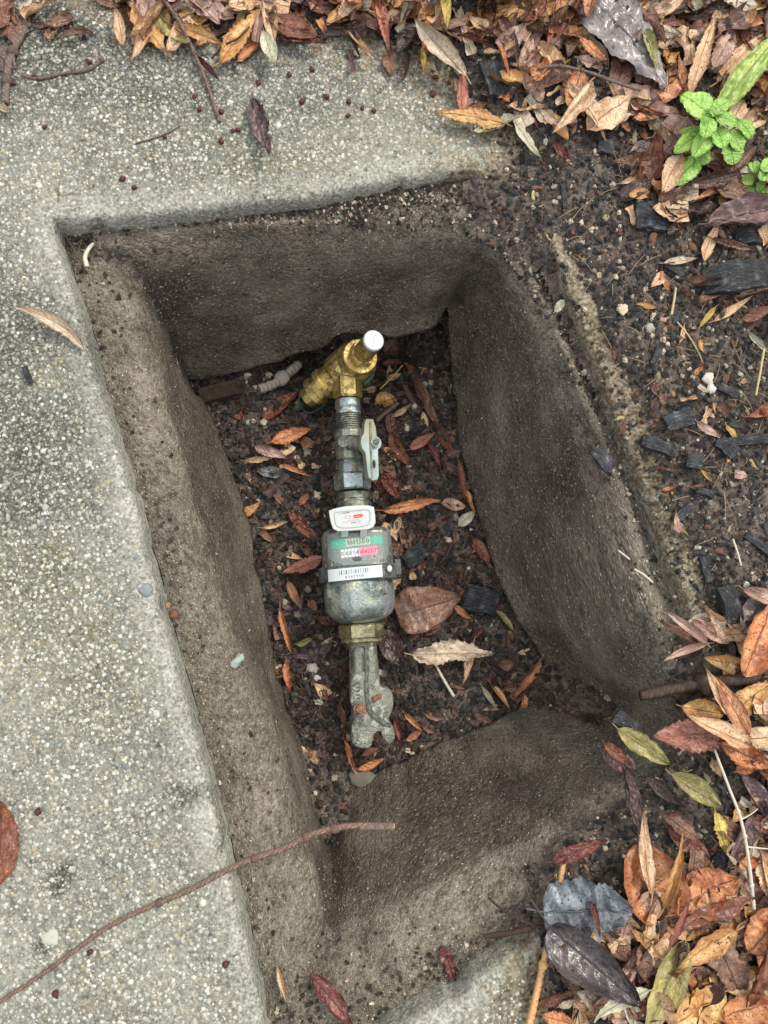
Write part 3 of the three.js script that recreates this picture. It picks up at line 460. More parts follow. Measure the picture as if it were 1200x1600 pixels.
{
  const B = 1090, g = onPipe('tail_fitting', B, 'corroded grey cast fitting with rusty bolts and forked end below the meter', 'pipe fitting');
  const L = (px, py, y) => g.worldToLocal(at(px, py, y));
  part('spigot', creased(turned(B, [[1005, 8], [1005, 21], [1006, 22], [1028, 21.5], [1045, 22.5], [1062, 23.5], [1085, 23], [1100, 22]], 24, 0.92), 0.9), tailMat, g);
  const slabOf = (pts, y0, y1, amp) => { const s = new THREE.Shape(); s.setFromPoints(new THREE.CatmullRomCurve3(pts.map((q) => { const a = L(q[0], q[1], y1); return V(a.x, a.z, 0); }), true, 'centripetal').getSpacedPoints(60).map((a) => new THREE.Vector2(a.x, a.y))); let e = new THREE.ExtrudeGeometry(s, { depth: y1 - y0 - 0.005, bevelEnabled: true, bevelSize: 0.0022, bevelThickness: 0.0025, bevelOffset: -0.0022, bevelSegments: 4, steps: 3 }); e.rotateX(Math.PI / 2); e.translate(0, y1 - PY - 0.0025, 0); e = e.toNonIndexed(); const P = e.attributes.position; for (let i = 0; i < P.count; i++) { const x = P.getX(i), y = P.getY(i), z = P.getZ(i); P.setXYZ(i, x + amp * n3(x * 90, y * 90, z * 90), y + amp * 1.6 * n3(x * 90 + 7, y * 90, z * 90), z + amp * n3(x * 90, y * 90 + 5, z * 90)); } const T = e.attributes.uv; for (let i = 0; i < P.count; i++) T.setXY(i, P.getX(i) * 14, P.getZ(i) * 14 + P.getY(i) * 9); e.deleteAttribute('normal'); return toCreasedNormals(e, 0.7); };
  part('casting', slabOf([[551, 1056], [570, 1050], [592, 1054], [597, 1074], [609, 1077], [615, 1090], [613, 1112], [608, 1126], [614, 1136], [616, 1157], [606, 1163], [599, 1152], [594, 1142], [587, 1146], [582, 1158], [578, 1168], [565, 1171], [551, 1163], [549, 1138], [552, 1112], [548, 1092]], -0.184, -0.1465, 0.0013), tailMat, g);
  part('fork_tine', rod([L(585, 1130, -0.158), L(588, 1142, -0.160), L(589, 1158, -0.165)], 0.0034, 0.0026, 12, 8, 0.3, 5), rusty, g);
  part('seam', rod([L(572, 1006, -0.1496), L(573, 1040, -0.1485), L(573, 1080, -0.1462), L(579, 1112, -0.1462), L(594, 1126, -0.1466), L(610, 1134, -0.148)], 0.0022, 0.0024, 34, 8, 0.3, 9), tailMat, g);
  for (let i = 0; i < 5; i++) part('raised_letter', rod([L(556.5, 1068 + i * 6, -0.1464), L(562.5, 1067 + i * 6 + (i % 2), -0.1464)], 0.0008, 0.0008, 4, 6), tailMat, g);
  const bolt = (px, py, y, r) => { const c = L(px, py, y), e = new THREE.SphereGeometry(r, 16, 10); e.scale(1, 0.75, 1.05); const P = e.attributes.position; for (let i = 0; i < P.count; i++) { const k = 1 + 0.12 * n3(P.getX(i) * 400, P.getY(i) * 400, P.getZ(i) * 400); P.setXYZ(i, P.getX(i) * k, P.getY(i) * k, P.getZ(i) * k); } e.computeVertexNormals(); e.translate(c.x, c.y, c.z); const b = part('bolt', e, rusty, g), w = new THREE.CylinderGeometry(r * 1.5, r * 1.6, 0.0016, 14); w.translate(c.x, c.y - r * 0.35, c.z); part('washer', w, rusty, b); };
  bolt(562.5, 1109, -0.1428, 0.0042); part('bolt_shank', rod([L(583, 1094, -0.1455), L(595, 1086, -0.1455)], 0.0026, 0.0022, 8, 10, 0.3, 2), rusty, g);
}
// ───────── fallen leaves ─────────
const PAL = {                                                  // light, dark, vein, spot
  rust: [[168, 108, 80], [118, 72, 54], [88, 54, 41], [64, 42, 34]], orange: [[210, 148, 102], [168, 106, 70], [126, 76, 50], [92, 58, 42]], tan: [[228, 196, 158], [194, 152, 114], [142, 104, 74], [112, 80, 60]],
  beige: [[218, 202, 178], [180, 160, 138], [134, 116, 98], [112, 94, 80]], gold: [[220, 178, 116], [190, 138, 84], [148, 100, 60], [110, 74, 48]], brown: [[142, 106, 86], [104, 74, 60], [72, 50, 43], [56, 41, 36]],
  dark: [[84, 62, 55], [58, 43, 39], [48, 36, 34], [38, 31, 29]], purple: [[136, 110, 106], [98, 78, 76], [76, 60, 58], [62, 50, 49]], grey: [[150, 140, 134], [120, 109, 105], [92, 83, 81], [82, 73, 70]],
  slate: [[140, 143, 146], [104, 107, 110], [72, 72, 75], [62, 62, 64]], soot: [[98, 88, 86], [68, 60, 60], [52, 47, 47], [48, 44, 44]], salmon: [[200, 144, 122], [164, 104, 86], [124, 76, 63], [82, 57, 51]], red: [[138, 82, 72], [102, 56, 50], [78, 41, 38], [56, 35, 34]],
  yellow: [[218, 196, 112], [186, 160, 80], [146, 122, 64], [100, 82, 50]], olive: [[184, 174, 112], [142, 134, 84], [106, 98, 63], [86, 78, 55]], pale: [[212, 208, 182], [176, 172, 144], [138, 134, 110], [114, 110, 94]],
  green: [[172, 208, 108], [138, 184, 78], [104, 150, 70], [112, 160, 70]], lime: [[190, 206, 108], [150, 178, 82], [92, 110, 64], [112, 132, 70]], pinktan: [[208, 174, 156], [170, 134, 118], [134, 98, 84], [104, 76, 66]],
};
const leafMats = {};
let palN = 0;
for (const [k, [A, B, C, D]] of Object.entries(PAL)) {
  const s = 700 + 31 * palN++, veins = k === 'lime' || k === 'green' ? 7 : 10, gl = /dark|purple|slate|soot|rust|red|grey/.test(k) ? 0.27 : 0.34;
  const t = tex(192, 384, (u, v, o) => {
    const big = fbm(u, v, 3, s, 4), mid = fbm(u, v, 11, s + 5, 3), fine = fbm(u, v, 50, s + 9, 2), x = Math.abs(u - 0.5) * 2;
    let m = sst(0.35, 0.62, big + 0.3 * (mid - 0.5)); const ph = v * veins - x * (1.1 + 0.5 * vn(v * 6, 1, s + 31, 6)) + 0.7 * (big - 0.5) + (u > 0.5 ? 0.37 : 0), f = Math.abs(ph - Math.round(ph)), side = sst(0.07, 0.02, f) * sst(0.0, 0.08, x) * (1 - 0.7 * x) * (0.4 + 0.6 * mid), ribv = sst(0.07, 0.03, x), net = sst(0.06, 0.0, Math.abs(vn(u * 22, v * 44, s + 3, 22) - 0.5)) * 0.35;
    const rim = sst(0.82, 1, x + 0.5 * (mid - 0.5)) * 0.45;
    for (let i = 0; i < 3; i++) { let c = mix(A[i], B[i], m); c += (fine - 0.5) * 44 + (mid - 0.5) * 50; c = mix(c, C[i], Math.max(side * 0.5, ribv * 0.85, net * 0.6)); c = mix(c, D[i], rim * 0.6); o[i] = c; }
    wor(u, v * 2, 13, s + 17); if (W.id > 0.66) { const r = 0.12 + 0.32 * ((W.id * 37) % 1), a = 0.75 * sst(r, r * 0.6, W.d); for (let i = 0; i < 3; i++) o[i] = mix(o[i], D[i], a); }
    o[3] = 0.45 + 0.08 * Math.cos(ph * 6.283) * (1 - 0.3 * x) - 0.12 * side - 0.2 * ribv + 0.4 * (mid - 0.5) + 0.3 * (big - 0.5) + 0.16 * (fine - 0.5);
  }, true);
  leafMats[k] = { blade: std({ map: t.map, bumpMap: t.bump, bumpScale: 0.0016, roughness: gl, side: THREE.DoubleSide }), stalk: std({ color: rgb(mix(A[0], C[0], 0.7), mix(A[1], C[1], 0.7), mix(A[2], C[2], 0.7)), roughness: 0.6 }) };
}
const PROF = {                                                 // half width along the blade, 0..1
  serr: (t) => Math.pow(Math.sin(Math.PI * Math.pow(t, 0.8)), 0.75) * (1 - 0.12 * t), oval: (t) => Math.pow(Math.sin(Math.PI * Math.pow(t, 0.92)), 0.68), lance: (t) => Math.pow(Math.sin(Math.PI * Math.pow(t, 0.72)), 0.95),
  heart: (t) => Math.pow(Math.sin(Math.PI * Math.pow(clamp(t * 0.96 + 0.02), 0.56)), 0.7), round: (t) => Math.pow(Math.sin(Math.PI * Math.pow(clamp(t * 0.97 + 0.02), 0.8)), 0.5), frag: (t) => 0.75 + 0.25 * Math.sin(t * 9),
};
let leafSeed = 1;
// blade in its own frame: base at -L/2, tip at +L/2 along z, resting on y = 0
function leafGeo(type, L, Wd, o = {}) {
  const s = leafSeed++ * 3.17, prof = PROF[type.replace(/_.*/, '')] || PROF.oval, teeth = type === 'serr' || type.endsWith('_serr') ? (o.teeth ?? 11) : 0;
  const nv = o.low ? 14 : teeth ? teeth * 5 + 1 : 36, nu = o.low ? 5 : 13, fold = o.fold ?? 0.2, roll = o.roll ?? 0.15, curl = o.curl ?? 0.4, twist = o.twist ?? 0.2, wav = (o.wav ?? 0.13), cr = o.crumple ?? 0.06, dep = o.dep ?? 0.2, hook = o.hook ?? 0, asym = o.asym ?? 0, torn = o.torn ?? 0;
  const pos = (t, q) => {
    let w = Wd / 2 * prof(t); const a = Math.abs(q), r0 = roll * (1 + asym * Math.sign(q)), rl = Math.abs(r0) < 1e-3 ? 1e-3 : r0; if (torn) w *= 1 - torn * sst(0.05, 0.35, n3(t * 3.1, q > 0 ? 2 : 6, s + 7)) * (0.6 + 0.5 * n3(t * 30, q > 0 ? 1 : 4, s)); w *= 1 + 0.06 * n3(t * 5, q > 0 ? 3 : 8, s);
    if (teeth) { const f = (t * teeth + (q > 0 ? 0.2 : 0)) % 1; w *= 1 - dep * (f) * a ** 5; }
    else if (!o.smooth) w *= 1 - 0.06 * (0.5 + n3(t * 16, q > 0 ? 1 : 5, s)) * a ** 4;
    let x = Math.sign(q) * w / rl * (Math.sin(fold + rl * a) - Math.sin(fold)), y = w / rl * (Math.cos(fold) - Math.cos(fold + rl * a));
    y += wav * Wd * n3(t * 5.5, q * 1.6, s + 4) * a + cr * Wd * (n3(t * 9, q * 2.5, s + 9) + 0.6 * n3(t * 19, q * 5, s + 2));
    const tw = twist * (t - 0.5) * 2, X = x * Math.cos(tw) - y * Math.sin(tw), Y = x * Math.sin(tw) + y * Math.cos(tw);
    const th = (t - 0.5) * curl, R = Math.abs(curl) < 1e-3 ? 1e3 : L / curl; let z = Math.abs(curl) < 1e-3 ? (t - 0.5) * L : R * Math.sin(th), yc = (Math.abs(curl) < 1e-3 ? 0 : R * (1 - Math.cos(th))) + hook * L * Math.pow(t, 3.5);
    const bend = (o.bend ?? 0) * L * (Math.pow(t * 2 - 1, 2) - 0.3); // sideways bow
    return [X + bend, yc + Y * Math.cos(th), z - Y * Math.sin(th)];
  };
  const t0 = o.t0 ?? 0, t1 = o.t1 ?? 1;
  const g = grid(nu, nv, (i, j) => { const q = i / (nu - 1) * 2 - 1; let t = mix(t0, t1, j / (nv - 1)); if (t1 < 1 && j === nv - 1) t += 0.05 * n3(q * 4, s, 2); const p = pos(clamp(t, 0.001, 0.999), q); return [p[0], p[1], p[2], i / (nu - 1), t]; });
  g.computeBoundingBox(); const dy = -g.boundingBox.min.y; g.translate(0, dy, 0);
  let stalk = null;
  if (!o.low) { const P = []; const st = o.stalk ?? 0.12; const b = pos(0.001, 0); if (st > 0 && t0 === 0) P.push(V(b[0] + L * st * 0.25, Math.max(0.0008, b[1] + dy - L * 0.02), b[2] - L * st)); for (let k = 0; k <= 8; k++) { const p = pos(mix(Math.max(t0, 0.002), Math.min(t1, 0.97), k / 8), 0); P.push(V(p[0], p[1] + dy + 0.0002, p[2])); } const r = clamp(L * 0.012, 0.00035, 0.0009); stalk = rod(P, r, r * 0.4, 18, 5); }
  return { blade: g, stalk };
}
const D2R = Math.PI / 180;
// one leaf from base to tip (photo pixels on the surface it lies on)
function leaf(where, type, pal, bx, by, tx, ty, w, o, label) {
  const f = where === 'pit' ? floorAt : where === 'ledge' ? ledgeAt : groundAt, a = f(bx, by), b = f(tx, ty);
  const up = (o.up ?? 0.002); const lift = (p, px, py) => at(px, py, p.y + up); const A = lift(a, bx, by), B = lift(b, tx, ty);
  const c = A.clone().add(B).multiplyScalar(0.5), dx = B.x - A.x, dz = B.z - A.z; let L = Math.hypot(dx, dz); const cu = o.curl ?? 0.4; if (Math.abs(cu) > 0.3) L *= (cu / 2) / Math.sin(Math.min(Math.abs(cu) / 2, 1.4)) * Math.sign(cu);
  const k = (H - c.y) / F, g = leafGeo(type, L, w * k * (o.roll > 1.5 ? 1 + o.roll * 0.35 : 1), o);
  const t = thing('dead_leaf', label, 'leaf', null); t.position.copy(c); t.rotation.order = 'YXZ'; t.rotation.set(o.pitch ?? Math.atan2(A.y - B.y, L) * 0.6, Math.atan2(dx, dz), o.tilt ?? 0);
  if (o.flip) { g.blade.scale(1, -1, 1); g.blade.computeBoundingBox(); const d = -g.blade.boundingBox.min.y; g.blade.translate(0, d, 0); if (g.stalk) { g.stalk.scale(1, -1, 1); g.stalk.translate(0, d, 0); } }
  const bm = leafMats[pal].blade.clone(); { const k = rr(0.84, 1.12), w = rr(-0.05, 0.05); bm.color.setRGB(k * (1 + w), k, k * (1 - w)); bm.roughness *= rr(0.8, 1.2); }
  part('blade', g.blade, bm, t); if (g.stalk) part('stalk', g.stalk, leafMats[pal].stalk, t);
  return t;
}
const LEAVES = [
 // top edge, left to right
 ['top','oval','orange',26,38,-16,6,30,{curl:.6,stalk:.3},'plain orange brown leaf at the far left edge beside the thick twig'],
 ['top','oval','purple',22,110,-18,70,44,{curl:.3},'dark purple brown leaf under the thick twig at the left edge'],
 ['top','lance','beige',-6,165,22,178,22,{curl:.2},'small pale scrap of leaf below the end of the thick twig'],
 ['top','serr','brown',145,-4,200,10,26,{curl:.5},'brown leaf at the top edge, right of the thick twig'],
 ['top','serr','rust',192,8,214,66,38,{fold:.5},'rust leaf at the top edge, behind the pointed pale leaf'],
 ['top','lance','tan',238,30,209,103,32,{fold:.35,curl:.3,up:.006},'pointed pale tan leaf hanging its tip over bare pavement, left of the long twig'],
 ['top','serr','olive',236,10,300,85,40,{fold:.3,up:.004},'olive edged brown leaf under the long bare twig'],
 ['top','serr','pinktan',292,-12,345,42,46,{curl:.7,up:.008},'pinkish wrinkled leaf at the top edge, just right of the long twig'],
 ['top','serr','gold',272,42,350,70,36,{curl:-.5,up:.007},'golden toothed leaf lying right beside the long bare twig'],
 ['top','serr','gold',344,98,404,26,40,{fold:.3,curl:-.4,up:.008},'golden tan leaf standing left of the small pale green leaf'],
 ['top','lance','red',306,88,346,132,18,{roll:1.2,up:.003},'thin dark red curled leaf below the golden leaves'],
 ['top','oval','orange',372,100,418,60,30,{up:.001},'orange leaf tucked behind the golden tan one near the pale green leaf'],
 ['top','lance','tan',268,92,252,70,12,{up:.003},'tiny pale leaf scrap under the olive edged leaf'],
 ['top','serr','dark',330,20,372,88,44,{up:.001},'dark brown leaf under the pinkish wrinkled leaf'],
 ['top','serr','purple',405,2,492,0,44,{curl:.6,up:.006},'mauve brown leaf at the top edge, above the rust red pair'],
 ['top','serr','tan',418,12,446,20,18,{up:.009},'small tan leaf lying on the mauve brown leaf'],
 ['top','serr','rust',428,36,492,52,44,{curl:-.5,up:.005},'upper of two rust red leaves right of the pale green leaf'],
 ['top','serr','red',438,62,508,72,34,{curl:-.6,up:.006},'lower of two rust red leaves, pointed tip towards bare pavement'],
 ['top','oval','pale',412,50,429,103,29,{smooth:1,up:.009,curl:.3},'small smooth pale green oval leaf at the edge of the litter'],
 ['top','serr','tan',556,-8,526,36,30,{up:.01,curl:-.5},'cream toothed leaf at the top edge'],
 ['top','oval','brown',574,4,550,50,30,{roll:.8,up:.006},'brown leaf right behind the cream toothed leaf'],
 ['top','lance','tan',534,44,590,101,18,{roll:1.6,curl:-.5,up:.005},'narrow curled tan leaf pointing into bare pavement below the litter'],
 ['top','frag','purple',546,78,551,116,14,{up:.002},'thin mauve scrap beside the narrow curled tan leaf'],
 ['top','serr','salmon',588,-4,608,82,28,{fold:.5,up:.006},'long pinkish brown folded leaf left of the dark oval leaf'],
 ['top','serr','dark',500,18,540,40,34,{up:.001},'dark leaf in the litter above the curled tan leaf'],
 ['top','oval','dark',648,34,621,91,33,{smooth:1,fold:.35,up:.007},'dark purple glossy oval leaf left of the big beige oval leaf'],
 ['top','oval','dark',640,84,630,132,30,{fold:.4,up:.004},'dark brown leaf with pale tip below the glossy oval leaf'],
 ['top','lance','brown',606,78,612,124,28,{up:.001},'dull brown leaf left of the dark leaf with pale tip'],
 ['top','lance','yellow',660,72,665,128,13,{up:.003},'narrow yellow leaf under the big beige oval leaf'],
 ['top','oval','beige',728,122,647,38,44,{smooth:1,curl:-.35,up:.011},'big smooth beige grey oval leaf at the edge of the litter'],
 ['top','lance','yellow',697,-10,698,50,22,{up:.012},'narrow pale yellow leaf at the top edge, above the big beige oval leaf'],
 ['top','serr','rust',714,56,774,78,27,{roll:1.5,curl:-.5,up:.009},'rolled rust red toothed leaf right of the big beige oval leaf'],
 ['top','serr','gold',640,20,690,32,34,{up:.002},'golden brown leaf beside the narrow pale yellow leaf'],
 ['top','serr','salmon',722,180,718,110,27,{roll:.8,up:.006},'salmon red leaf pointing up below the big beige oval leaf'],
 ['top','lance','rust',722,178,766,160,14,{up:.003},'thin rust leaf under the tip of the salmon red leaf'],
 ['top','serr','gold',788,194,680,178,36,{curl:-.25,fold:-.15,up:.008,teeth:14},'golden toothed leaf lying alone on the pavement near the top right corner'],
 ['top','serr','pale',806,186,738,216,40,{up:.003},'pale grey green toothed leaf under the golden toothed leaf'],
 ['top','lance','pale',800,190,846,250,22,{up:.008,curl:.3},'whitish pointed leaf reaching down towards the soil corner'],
 ['top','serr','purple',814,142,748,152,20,{curl:.5,up:.005},'mauve leaf with pale edge beside the black bark chip at the top'],
 ['top','oval','grey',828,-14,700,-6,70,{up:.012,curl:-.3},'large smooth grey leaf at the top edge, right of the pale yellow leaf'],
 ['top','serr','brown',778,30,812,92,30,{up:.007},'brown leaf below the large smooth grey leaf'],
 ['top','serr','orange',772,60,790,128,18,{fold:.6,up:.005},'thin orange leaf behind the black bark chip at the top'],
 ['top','serr','rust',852,2,812,44,36,{up:.012,curl:.4},'rust leaf beside the large grey leaf at the top edge'],
 ['top','serr','salmon',872,-8,852,84,26,{fold:.5,up:.012},'long reddish folded leaf left of the largest grey brown leaf'],
 ['top','serr','rust',904,0,862,86,22,{fold:.6,up:.014},'dark rust folded leaf leaning on the largest grey brown leaf'],
 ['top','heart','grey',918,8,1036,142,104,{smooth:1,curl:-.3,fold:.12,up:.010,stalk:0},'largest grey brown leaf, broad and pointed, at the top right'],
 ['top','serr','orange',930,-14,916,38,40,{up:.020,crumple:.08},'orange brown leaf at the top edge, on the largest grey brown leaf'],
 ['top','serr','orange',904,58,946,101,24,{up:.020,crumple:.1},'small crumpled orange leaf lying on the largest grey brown leaf'],
 ['top','oval','tan',838,70,882,128,34,{up:.003},'tan leaf in the litter left of the rolled leaf'],
 ['top','serr','pinktan',806,90,838,118,36,{up:.004},'pink leaf in the litter above the pale grey green leaf'],
 ['top','lance','tan',924,126,856,220,30,{roll:2.6,curl:-.3,up:.011,stalk:.05},'tightly rolled tan leaf, like a small cigar, on dark soil'],
 ['top','lance','tan',876,126,946,222,24,{fold:.4,up:.006},'tan leaf crossing under the tightly rolled leaf'],
 ['top','lance','olive',1000,48,1022,122,28,{roll:.9,up:.014},'olive and cream leaf on the right margin of the largest grey brown leaf'],
 ['top','serr','beige',990,40,1062,60,34,{up:.006},'greyish toothed leaf above the olive and cream leaf'],
 ['top','serr','tan',1076,150,1104,38,40,{fold:.25,curl:-.4,up:.012},'upright tan toothed leaf above the mint plant'],
 ['top','lance','orange',1072,148,1054,92,22,{fold:.4,up:.010},'orange leaf joined behind the upright tan toothed leaf'],
 ['top','serr','pinktan',1112,108,1146,48,44,{up:.009},'mauve tan toothed leaf right of the upright tan toothed leaf'],
 ['top','oval','dark',1048,26,1142,-4,46,{up:.007},'large dark brown leaf at the top edge on the right'],
 ['top','serr','orange',1128,66,1172,20,46,{up:.006},'orange brown leaf behind the mauve tan one at the top right'],
 ['top','oval','beige',1120,-14,1176,22,40,{up:.011},'beige leaf in the top right corner'],
 ['top','lance','tan',1120,130,1190,60,34,{up:.005},'brown leaf partly hidden behind the yellow green wrinkled leaf'],
 ['top','serr','tan',950,132,976,182,22,{roll:1.4,up:.006},'curled tan leaf in the middle of the dark soil, left of the mint'],
 ['top','lance','rust',968,164,1044,188,20,{roll:1.2,up:.005},'rust leaf lying flat right of the curled tan leaf'],
 ['top','lance','olive',930,170,958,156,16,{up:.004},'small yellow green scrap beside the curled tan leaf'],
 ['top','serr','tan',1018,216,1094,188,42,{up:.004},'pale tan wrinkled leaf just left of the mint plant'],
 ['top','oval','tan',1064,242,1028,308,46,{fold:.35,up:.010},'folded orange tan leaf below the mint plant'],
 ['top','lance','purple',988,228,1044,250,32,{up:.003},'mauve leaf under the pale tan wrinkled leaf'],
 ['top','lance','dark',998,248,1020,292,26,{up:.004},'dark purple leaf left of the folded orange tan leaf'],
 ['top','lance','tan',968,288,1008,276,16,{up:.004},'small tan leaf on bare soil left of the folded orange leaf'],
 ['top','serr','dark',1156,272,1058,296,40,{fold:.5,up:.009},'dark red toothed leaf with pale teeth, under the mint plant'],
 ['top','lance','orange',1084,316,1160,288,22,{up:.006},'thin orange tan leaf along the lower side of the dark red toothed leaf'],
 ['top','oval','pinktan',1090,250,1150,256,38,{up:.004},'pinkish leaf between mint plant and dark red leaf'],
 ['top','oval','purple',1104,352,1216,332,72,{smooth:1,up:.008,curl:-.3},'broad grey purple leaf at the right edge below the small mint sprout'],
 ['top','serr','brown',1112,374,1178,394,24,{roll:1.3,up:.006},'curled brown toothed leaf below the broad grey purple leaf'],
 ['top','lance','orange',1052,320,1062,372,16,{up:.004},'thin orange leaf standing beside the striped black chip'],
 ['top','serr','red',862,225,888,250,30,{crumple:.1,up:.004},'crumpled reddish leaf at the soil corner below the rolled leaf'],
 ['top','lance','salmon',833,300,848,292,12,{up:.002},'tiny pink leaf scrap on the soil corner'],
 // bed on the right
 ['bed','lance','yellow',1118,480,1088,518,11,{up:.003},'small bright yellow leaf below the big black bark'],
 ['bed','lance','tan',1112,504,1170,466,20,{roll:.8,up:.004},'pale tan leaf tucked below the big black bark'],
 ['bed','lance','beige',1036,412,1092,404,18,{up:.003},'beige scrap of leaf left of the big black bark'],
 ['bed','serr','rust',1156,500,1206,480,26,{up:.005},'rust leaf at the right edge under the big black bark'],
 ['bed','oval','pale',1168,520,1198,552,20,{roll:1.2,up:.004},'white curled shell like leaf at the right edge'],
 ['bed','oval','salmon',1168,652,1222,634,32,{up:.005},'salmon leaf at the right edge, halfway down'],
 ['bed','lance','yellow',1134,664,1152,694,14,{up:.003},'pale yellow scrap beside the long black chips'],
 ['bed','oval','pale',866,488,880,470,16,{smooth:1,up:.002},'small cream leaf at the top of the groove'],
 ['bed','lance','tan',1068,508,1060,540,10,{up:.002},'tiny tan scrap on bare soil below the beige leaf scrap'],
 ['bed','serr','pinktan',1088,660,1122,684,18,{up:.002},'pinkish leaf scrap right of the grey striped chip'],
 ['bed','lance','yellow',1060,826,1076,838,9,{up:.002},'tiny yellow scrap right of the groove'],
 ['bed','lance','orange',1034,766,1056,760,7,{up:.002},'thin orange scrap beside the groove'],
 // lower right
 ['low','lance','pinktan',1102,1004,1034,951,26,{fold:.35,up:.012,curl:-.3},'upper pinkish leaflet of the three lying over the groove'],
 ['low','oval','pinktan',1082,968,1136,1004,30,{up:.008},'broad pinkish leaflet on the right of the three over the groove'],
 ['low','lance','pinktan',1104,1004,1026,1031,15,{fold:.4,up:.009},'narrow lowest leaflet of the three lying over the groove'],
 ['low','lance','brown',1090,1004,1026,968,18,{up:.004},'brown leaflet in the shade under the pinkish ones'],
 ['low','oval','orange',1204,944,1152,1054,84,{smooth:1,curl:-.3,up:.010},'large orange tan leaf with clear veins at the right edge'],
 ['low','oval','grey',1202,930,1152,990,50,{up:.004},'grey brown leaf behind the large veined orange tan leaf'],
 ['low','oval','pinktan',1160,920,1214,948,36,{up:.007},'pale pink leaf at the right edge above the large veined leaf'],
 ['low','lance','tan',1160,1146,1093,1042,30,{fold:.3,up:.016,curl:-.3},'long pale tan pointed leaf, left of the standing pair'],
 ['low','lance','orange',1172,1150,1110,1053,34,{fold:.35,up:.018,curl:-.3},'long orange pointed leaf, right of the standing pair'],
 ['low','oval','gold',1062,1104,1130,1116,44,{up:.006},'spotted golden brown leaf behind the standing pair'],
 ['low','oval','gold',1136,1122,1194,1064,46,{up:.008},'yellow tan leaf right of the standing pair'],
 ['low','serr','salmon',1140,1146,1012,1148,62,{up:.008,curl:-.3},'salmon red toothed leaf with a dark blotch, pointing left at the pit'],
 ['low','lance','tan',1176,1166,1061,1119,40,{fold:.25,up:.017},'orange tan pointed leaf lying over the salmon red leaf'],
 ['low','serr','orange',1120,1160,1204,1196,60,{up:.012},'orange leaf at the right edge under the standing pair'],
 ['low','oval','olive',964,1138,1042,1190,36,{fold:.3,up:.010},'yellow green leaf at the lower right corner of the pit'],
 ['low','oval','purple',938,1168,992,1204,38,{up:.004},'grey mauve leaf under the yellow green leaf at the pit corner'],
 ['low','lance','rust',944,1160,982,1196,24,{roll:.8,up:.008},'wet rust leaf edge beside the yellow green leaf'],
 ['low','oval','dark',972,1194,996,1304,36,{roll:.8,up:.006},'long wet dark purple leaf hanging down beside the pit corner'],
 ['low','oval','olive',1044,1208,1122,1258,48,{smooth:1,fold:.2,up:.010},'olive yellow leaf with grey blotches, below the salmon red leaf'],
 ['low','lance','dark',1010,1212,1070,1262,26,{up:.004},'dark brown leaf under the olive yellow leaf'],
 ['low','oval','purple',1158,1210,1208,1290,46,{up:.006},'mauve grey leaf at the right edge beside the white twig'],
 ['low','serr','tan',1110,1186,1124,1216,24,{up:.006},'small tan leaf at the top of the white twig'],
 ['low','serr','orange',1150,1206,1184,1190,26,{up:.010},'small orange leaf right of the white twig'],
 ['low','serr','yellow',1114,1266,1130,1334,32,{up:.009},'bright yellow leaf with a dark patch, left of the white twig'],
 ['low','lance','purple',1180,1268,1133,1356,36,{up:.008},'mauve brown leaf pointing down, crossed by the white twig'],
 ['low','serr','brown',1034,1270,1094,1316,40,{roll:.9,up:.008},'curled brown leaf above the big orange rounded leaf'],
 ['low','oval','rust',1040,1290,1108,1340,34,{up:.004},'rust brown leaf behind the curled brown leaf'],
 ['low','round','orange',1034,1436,990,1312,112,{smooth:1,curl:-.25,up:.008},'big smooth orange rounded leaf in the lower right cluster'],
 ['low','lance','tan',1016,1398,999,1260,24,{fold:.5,up:.020},'narrow tan leaf standing on the big orange rounded leaf'],
 ['low','lance','gold',1034,1420,1066,1298,28,{roll:1.2,up:.016},'rolled leaf, dark above and golden below, on the big orange leaf'],
 ['low','oval','orange',1048,1424,1144,1366,76,{up:.010},'broad orange leaf right of the big rounded leaf'],
 ['low','serr','rust',1062,1446,1178,1400,48,{fold:.25,up:.016},'rust red toothed leaf lying across the lower right cluster'],
 ['low','lance','salmon',1042,1478,1074,1402,22,{fold:.4,up:.020},'narrow pinkish tan leaf below the rolled dark and golden leaf'],
 ['low','serr','red',862,1346,946,1310,32,{crumple:.12,up:.005},'crumpled dark red leaf at the lower lip of the pit'],
 ['low','round_serr','slate',846,1418,978,1408,112,{curl:-.3,up:.007,stalk:.2,dep:.1},'round slate grey toothed leaf at the top of the orange stick'],
 ['low','heart','soot',858,1446,988,1560,96,{smooth:1,curl:-.25,up:.012,stalk:.3},'large dark grey heart shaped leaf below the round slate one'],
 ['low','lance','red',922,1402,936,1464,16,{roll:1.4,up:.016},'small dark red rolled leaf lying on the slate grey leaf'],
 ['low','serr','pale',1012,1544,918,1582,30,{up:.016,fold:-.2},'whitish toothed leaf on the lower margin of the dark heart shaped leaf'],
 ['low','lance','pale',985,1545,986,1606,24,{up:.011},'second whitish leaf pointing straight down at the bottom edge'],
 ['low','oval','olive',1072,1468,1006,1606,54,{up:.012,curl:-.3},'yellow beige spotted leaf at the bottom edge'],
 ['low','lance','gold',1146,1448,1056,1510,44,{up:.014},'golden pointed leaf above the yellow beige spotted leaf'],
 ['low','oval','brown',1108,1448,1156,1562,60,{up:.010,fold:.2},'tan brown leaf in the middle of the lower right cluster'],
 ['low','serr','gold',1130,1548,1026,1612,76,{up:.014,teeth:14},'big golden toothed leaf at the bottom edge'],
 ['low','serr','rust',1206,1424,1164,1572,54,{up:.018,fold:.3},'rust red toothed leaf at the right edge, curling down'],
 ['low','oval','orange',1166,1486,1216,1416,60,{up:.012},'orange leaf at the right edge behind the rust red toothed leaf'],
 ['low','serr','tan',1186,1342,1198,1400,32,{up:.010},'pale tan toothed leaf at the right edge beside the white twig'],
